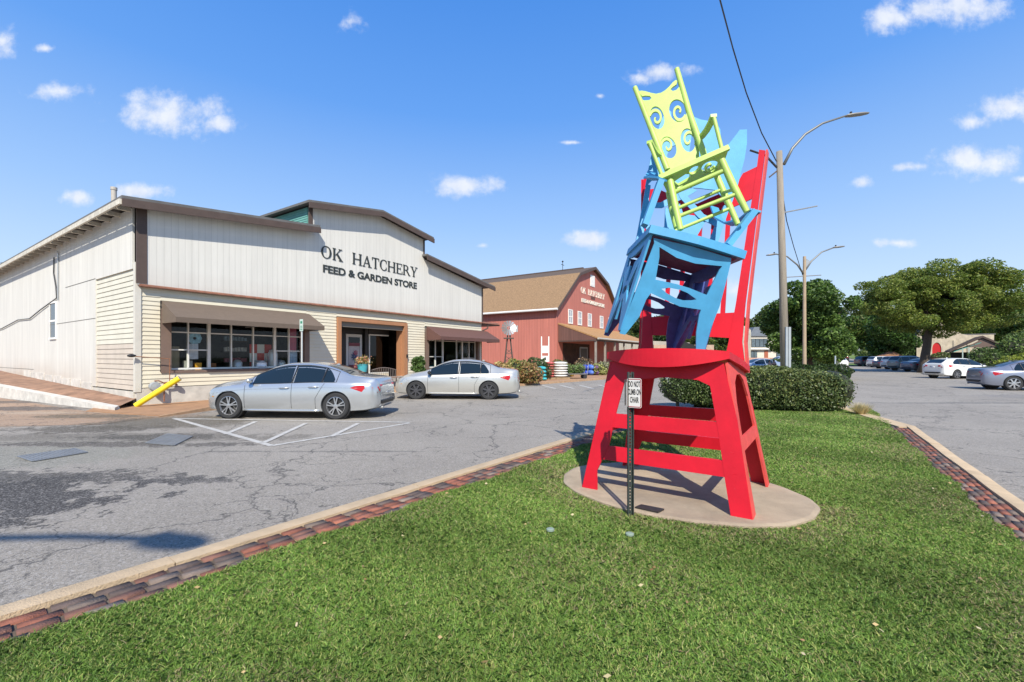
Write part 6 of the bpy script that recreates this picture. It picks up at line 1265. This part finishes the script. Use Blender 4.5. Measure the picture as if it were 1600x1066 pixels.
# ------------------------------------------------------------------ far side of the street
STONE = mat('pale_church_stone', (.50,.42,.31), .9, var=.28, vscale=1.6, bump=.5, bscale=6)
q = at(1432, 76); t = thing('stone_church', 'pale stone church with a red arched door behind the locust trunk', 'church', q, R(-36)); t.scale = (.66,.6,1)
hol = [(3.0,1.4),(4.7,1.4),(4.7,3.0)]+[(3.85+.85*math.cos(R(a))*(1 if a < 90 else 1), 3.0+1.05*math.sin(R(a))) for a in range(15,180,15)]+[(3.0,3.0)]
plate('front_wall', [[(0,-.5),(0,5.2),(2.2,7.6),(4.0,8.2),(8.4,5.4),(9.5,5.2),(14,5.2),(14,-.5)], hol, [(1.0,4.2),(1.5,4.2),(1.5,5.6),(1.25,6.0),(1.0,5.6)]], fx, .35, STONE, t)
plate('red_door', [hol], fx, .06, mat('church_red', (.50,.012,.012), .5), t); b = MB(); b.box((.8,.3,4),(1.7,.35,6.2)); b.build('window', DARK, t)
b = MB(); b.box((0,.18,-.5),(.3,14,5.1)); b.box((13.7,.18,-.5),(14,14,5.1)); b.build('side_wall', STONE, t)
b = MB(); b.prism([(-.4,4.9),(3.2,8.5),(8.6,5.2),(8.6,5.0),(3.2,8.2),(-.4,4.7)], lambda a, c, w_: (a, .4+w_, c), 14); b.build('roof', SHING, t); b = MB(); b.box((8.5,-.1,5.21),(14.3,14,5.4)); b.build('roof', SHING, t)
b = MB()
for x in (6.9,9.4,12.2): b.box((x,-.35,-.5),(x+.45,-.18,4.4))
b.build('buttress', STONE, t)
b = MB(); b.box((-1,-3.5,-.3),(15,-3.2,1.3)); b.build('terrace_wall', mat('tan_terrace', (.42,.34,.22), .9, var=.2), t)
# modern pale house beyond the hedge
q = at(1166, 86); t = thing('pale_house', 'pale modern house with dark-framed windows and a slate roof beyond the hedge', 'house', q, R(-4)); WL = mat('cream_render', (.60,.55,.46), .8, var=.06); DW = mat('dark_window_frames', (.035,.04,.045), .3)
b = MB(); b.box((-3,0,0),(.9,8,6.6)); b.prism([(-3,6.6),(-1.2,7.9),(.9,6.6)], lambda a, c, w_: (a, w_, c), 8); b.build('stone_wing', mat('grey_stone_wing', (.38,.36,.30), .9, var=.3, vscale=2), t)
b = MB(); b.box((.9,1.2,0),(5.9,8,5.4)); b.build('wall', WL, t); b = MB(); b.prism([(.9,5.4),(2.0,7.2),(5.0,7.2),(6.1,5.4)], lambda a, c, w_: (a, .9+w_, c), 7); b.build('roof', mat('slate_roof', (.14,.16,.19), .7, var=.15), t)
b = MB(); b.box((5.9,2,0),(9.0,8,3.6)); b.build('wall', WL, t)
for x0, x1, z0, z1, y, pn in ((-2.6,-.9,.9,5.6,0,3),(1.5,4.6,3.2,4.9,1.2,4),(1.4,2.6,.5,2.4,1.2,2),(6.7,7.4,1.2,2.6,2,1)):
    b = MB(); b.box((x0,y-.08,z0),(x1,y-.01,z1)); fr = b.build('window', DW, t); b = MB()
    for k in range(pn): w_ = (x1-x0)/pn; b.box((x0+k*w_+.07,y-.1,z0+.08),(x0+(k+1)*w_-.05,y-.081,z1-.08))
    b.build('pane', mat('blue_grey_pane', (.10,.13,.15), .15, var=.4), fr)
b = MB(); b.box((.9,.6,2.75),(5.4,1.19,3.0)); b.build('porch_slab', WHT, t); b = MB(); b.box((4.0,1.1,.3),(4.7,1.19,2.5)); b.build('door', mat('brick_red_door', (.35,.10,.05), .6), t)
b = MB(); b.box((-3.5,-4,-.2),(10,-3.6,1.1)); o = b.build('garden_wall', mat('pink_brick', (.48,.28,.20), .9, var=.25, vscale=4), None); o.location = q; tag(o, 'low pinkish brick wall before the pale modern house', 'wall')
# market shelter
q = at(1500, 37); t = thing('market_shelter', 'market shelter with a teal awning and brown pitched roof behind the white hatchback', 'shelter', q, R(-40)); t.scale = (.62,.62,1)
b = MB(); b.add([(-.6,0,2.0),(2.0,0,2.75),(2.0,5,2.75),(-.6,5,2.0),(-.6,0,2.06),(2.0,0,2.81),(2.0,5,2.81),(-.6,5,2.06)], [(0,3,2,1),(4,5,6,7),(0,1,5,4),(1,2,6,5),(2,3,7,6),(3,0,4,7)]); b.build('awning', mat('teal_awning', (.10,.36,.30), .7, var=.15), t)
b = MB(); b.prism([(-1.0,2.15),(2.1,3.35),(4.6,2.35),(4.6,2.2),(2.1,3.18),(-1.0,2.0)], lambda a, c, w_: (a, -.2+w_, c), 6); b.build('roof', mat('dark_brown_roof', (.08,.055,.045), .9, var=.3), t)
b = MB(); b.prism([(.6,2.4),(2.1,3.1),(4.3,2.3)], lambda a, c, w_: (a, w_, c), .08); b.build('gable', mat('shelter_brown', (.15,.10,.08), .8), t)
for x in (.2,.8,4.2):
    b = MB(); b.box((x,0,0),(x+.12,.12,2.35)); b.build('post', mat('shelter_brown', (.1,.1,.1)) if x > 1 else mat('pale_green_post', (.35,.42,.38), .6), t)
b = MB(); b.box((-.6,3.5,0),(4.5,3.7,2.0)); b.build('back_wall', DARK, t)
for k, (px, Y, bl, n_, ls, ba, al, lab) in enumerate([
 (1543,33,[(0,0,1.1,.9,.8,1.2),(.8,0,.9,.8,.7,1.0),(-.6,0,1.5,.7,.6,.8)],3500,.09,(.07,.12,.03),(.13,.19,.05),'climbing green shrub on the right half of the market shelter'),
 (1583,31,[(0,0,.8,1.1,.8,.9),(1.2,0,.9,1,.8,1.0)],3500,.08,(.22,.27,.03),(.30,.33,.06),'bright yellow-green shrub right of the market shelter'),
 (1596,35,[(0,0,2.2,1.8,1,1.3),(1.5,0,2.8,1.5,1,1.4)],3500,.12,(.10,.16,.04),(.18,.25,.07),'leafy green bush at the right frame edge'),
 (1402,78,[(0,0,2.4,3.6,2,2.6),(3.2,0,2.0,2.4,2,2.2)],4500,.2,(.06,.11,.03),(.12,.17,.05),'big rounded green bush left of the stone church'),
 (1366,82,[(0,0,1.5,3.2,2,1.9)],2600,.2,(.07,.12,.03),(.15,.2,.05),'green shrubs left of the pale sign board'),
 (1258,30,[(0,0,.45,1.6,.9,.6),(-1.8,0,.4,1.3,.8,.5),(1.9,0,.5,1.2,.9,.6)],5000,.09,(.03,.06,.015),(.07,.11,.03),'dark low shrubs at the foot of the maple'),
 (1283,44,[(0,0,.7,1.2,1.2,.8),(-1.8,0,.9,1.5,1.2,1.0)],4500,.11,(.035,.07,.02),(.08,.13,.03),'dark green shrub at the street side behind the maple'),
 (1218,46,[(0,0,.6,2.2,1,.8),(2.5,0,.5,1.6,1,.7)],2600,.1,(.07,.12,.03),(.13,.19,.05),'low green shrubs behind the wooden pole'),
 (1150,48,[(0,0,.4,3.2,1,.5),(4,0,.4,3.0,1,.5)],2600,.1,(.10,.15,.04),(.20,.22,.07),'low green planting before the pinkish garden wall'),
 (1458,45.5,[(0,0,.7,1.3,.8,.9),(1.6,0,.6,.9,.7,.7)],2400,.08,(.20,.12,.06),(.45,.12,.13),'reddish-pink shrub at the right of the locust trunk'),
 (1478,60,[(0,0,1.1,3.0,1.2,1.1)],2400,.15,(.10,.13,.04),(.18,.2,.06),'low green bush before the stone church wall')]):
    bush('street_shrub', lab, at(px, Y), bl, n_, ls, ba, al, .35, group='shrubs beyond the streets')
# distant wooded ridge that closes every view
p = []
for k in range(150): x = rng.uniform(-60,420); y = 205+rng.uniform(-12,25)+.05*abs(x-60); p.append((x, y, rng.uniform(3,8)+hz(y)*.6, rng.uniform(7,13), 6, rng.uniform(5,8)))
pp = cloudpts(60000, p, .7); o = leaves('distant_woodland', pp, .75, LEAF, leafcol(0, pp, (.055,.10,.025), (.10,.15,.04), .35), None); tag(o, 'green wooded ridge closing the far ends of the streets', 'woodland', kind='stuff')
# poles along the far street, signs
for k, (px, Y, top_, lab, c_) in enumerate([(1355,95,522,'pale pole left of the far verge',(.45,.42,.36)),(1362,105,525,'thin pole just right of the pale verge pole',(.4,.33,.25)),(1365,100,530,'tan short pole beside the far verge',(.45,.36,.25)),(1398,70,508,'tall pale pole behind the parked row',(.5,.48,.42)),(1342,110,520,'grey pole beside the hilltop street',(.35,.36,.38)),(1305,31,556,'grey sign pole at the right end of the hedge',(.32,.36,.38))]):
    q = at(px, Y); z1 = CH-(top_-HZ)/F*Y-q.z; MBt = MB().tube([(0,0,-.1),(0,0,z1)], max(.07, .0013*Y) if px != 1305 else .05, 8); o = MBt.build('street_pole', mat('pole_tone_%d' % k, c_, .7, var=.15)); o.location = q; tag(o, lab, 'pole', 'poles along the far street')
q = at(1387, 72); t = thing('notice_board', 'pale blue notice board beside the tall pale pole', 'sign', q); b = MB(); b.box((-1.0,0,1.2),(1.0,.1,3.4)); b.build('board', mat('pale_blue_board', (.36,.42,.48), .6, var=.25), t); b = MB(); b.box((-.9,.02,0),(-.78,.09,1.2)); b.build('leg', WHT, t); b = MB(); b.box((.78,.02,0),(.9,.09,1.2)); b.build('leg', WHT, t)
q = at(1396, 68); b = MB(); b.box((-1.4,0,0),(1.4,1.2,1.7)); b.prism([(-1.6,1.7),(0,2.4),(1.6,1.7)], lambda a, c, w_: (a, -.1+w_, c), 1.4); o = b.build('brown_hut', mat('hut_brown', (.26,.13,.07), .85, var=.25)); o.location = q; tag(o, 'small brown hut with a shallow roof behind the parked row', 'hut')
sheet('far_verge', [Vector((58,78)), Vector((75,92)), Vector((95,130)), Vector((160,130)), Vector((160,80)), Vector((75,66))], .10, mat('verge_grass', (.13,.19,.04), .95, var=.4, vscale=.8), hill=True)
# two people beyond the hedge
def person(lab, loc, rz, shirt, trous, hair, hgt=1.62, sit=False):
    t = thing('person', lab, 'person', loc, rz); s_ = hgt/1.7
    V = [(0,0,.94),(0,0,1.15),(0,.0,1.36),(0,0,1.46),(0,.01,1.52),(0,.01,1.60),(0,.01,1.68),(.17,0,1.38),(.22,.02,1.12),(.20,-.12,.95),(-.17,0,1.38),(-.22,.02,1.12),(-.20,-.12,.95),(.10,0,.88),(.11,-.02,.50),(.11,.02,.09),(.11,-.13,.04),(-.10,0,.88),(-.11,.02,.50),(-.11,.04,.09),(-.11,-.11,.04)]
    r_ = [.15,.135,.15,.07,.055,.09,.07,.065,.05,.035,.065,.05,.035,.10,.065,.045,.035,.10,.065,.045,.035]
    E_ = [(0,1),(1,2),(2,3),(3,4),(4,5),(5,6),(2,7),(7,8),(8,9),(2,10),(10,11),(11,12),(0,13),(13,14),(14,15),(15,16),(0,17),(17,18),(18,19),(19,20)]
    def skin(nm, idx, grow, m_):
        mp = {j: i for i, j in enumerate(idx)}; me = bpy.data.meshes.new(nm); me.from_pydata([tuple(c*s_ for c in V[j]) for j in idx], [(mp[a], mp[c]) for a, c in E_ if a in mp and c in mp], []); o = bpy.data.objects.new(nm, me); C.objects.link(o)
        o.modifiers.new('s', 'SKIN'); 
        for i, j in enumerate(idx): me.skin_vertices[0].data[i].radius = ((r_[j]+grow)*s_,)*2
        me.skin_vertices[0].data[0].use_root = True; o.modifiers.new('u', 'SUBSURF').levels = 1; o.modifiers['u'].render_levels = 2
        bpy.context.view_layer.update(); m2 = bpy.data.meshes.new_from_object(o.evaluated_get(bpy.context.evaluated_depsgraph_get())); o.modifiers.clear(); o.data = m2; m2.materials.clear(); m2.materials.append(m_); o.parent = t; m2.polygons.foreach_set('use_smooth', [True]*len(m2.polygons))
    skin('body', list(range(21)), 0, mat('skin_tone', (.50,.28,.19), .6)); skin('shirt', [1,0,2,7,8,10,11], .014, shirt); skin('trousers', [0,13,14,15,17,18,19], .012, trous)
    MB().ball((0,.035*s_,1.63*s_), (.095*s_,.10*s_,.12*s_), 12, 8).build('hair', hair, t, smooth=True)
q = at(1202.5, 41); person('person in a pale pink top with dark hair, seen over the hedge', (q.x,q.y,-.35), .4, mat('pale_pink_cloth', (.62,.38,.34), .8), mat('dark_cloth', (.03,.03,.035), .8), mat('brown_hair', (.05,.03,.02), .6))
q = at(1209, 41.2); person('person in a dark top standing right of the one in pale pink', (q.x,q.y,-.35), -.3, mat('dark_cloth', (.03,.03,.03)), mat('dark_cloth', (.03,.03,.03)), mat('brown_hair', (.1,.1,.1)))
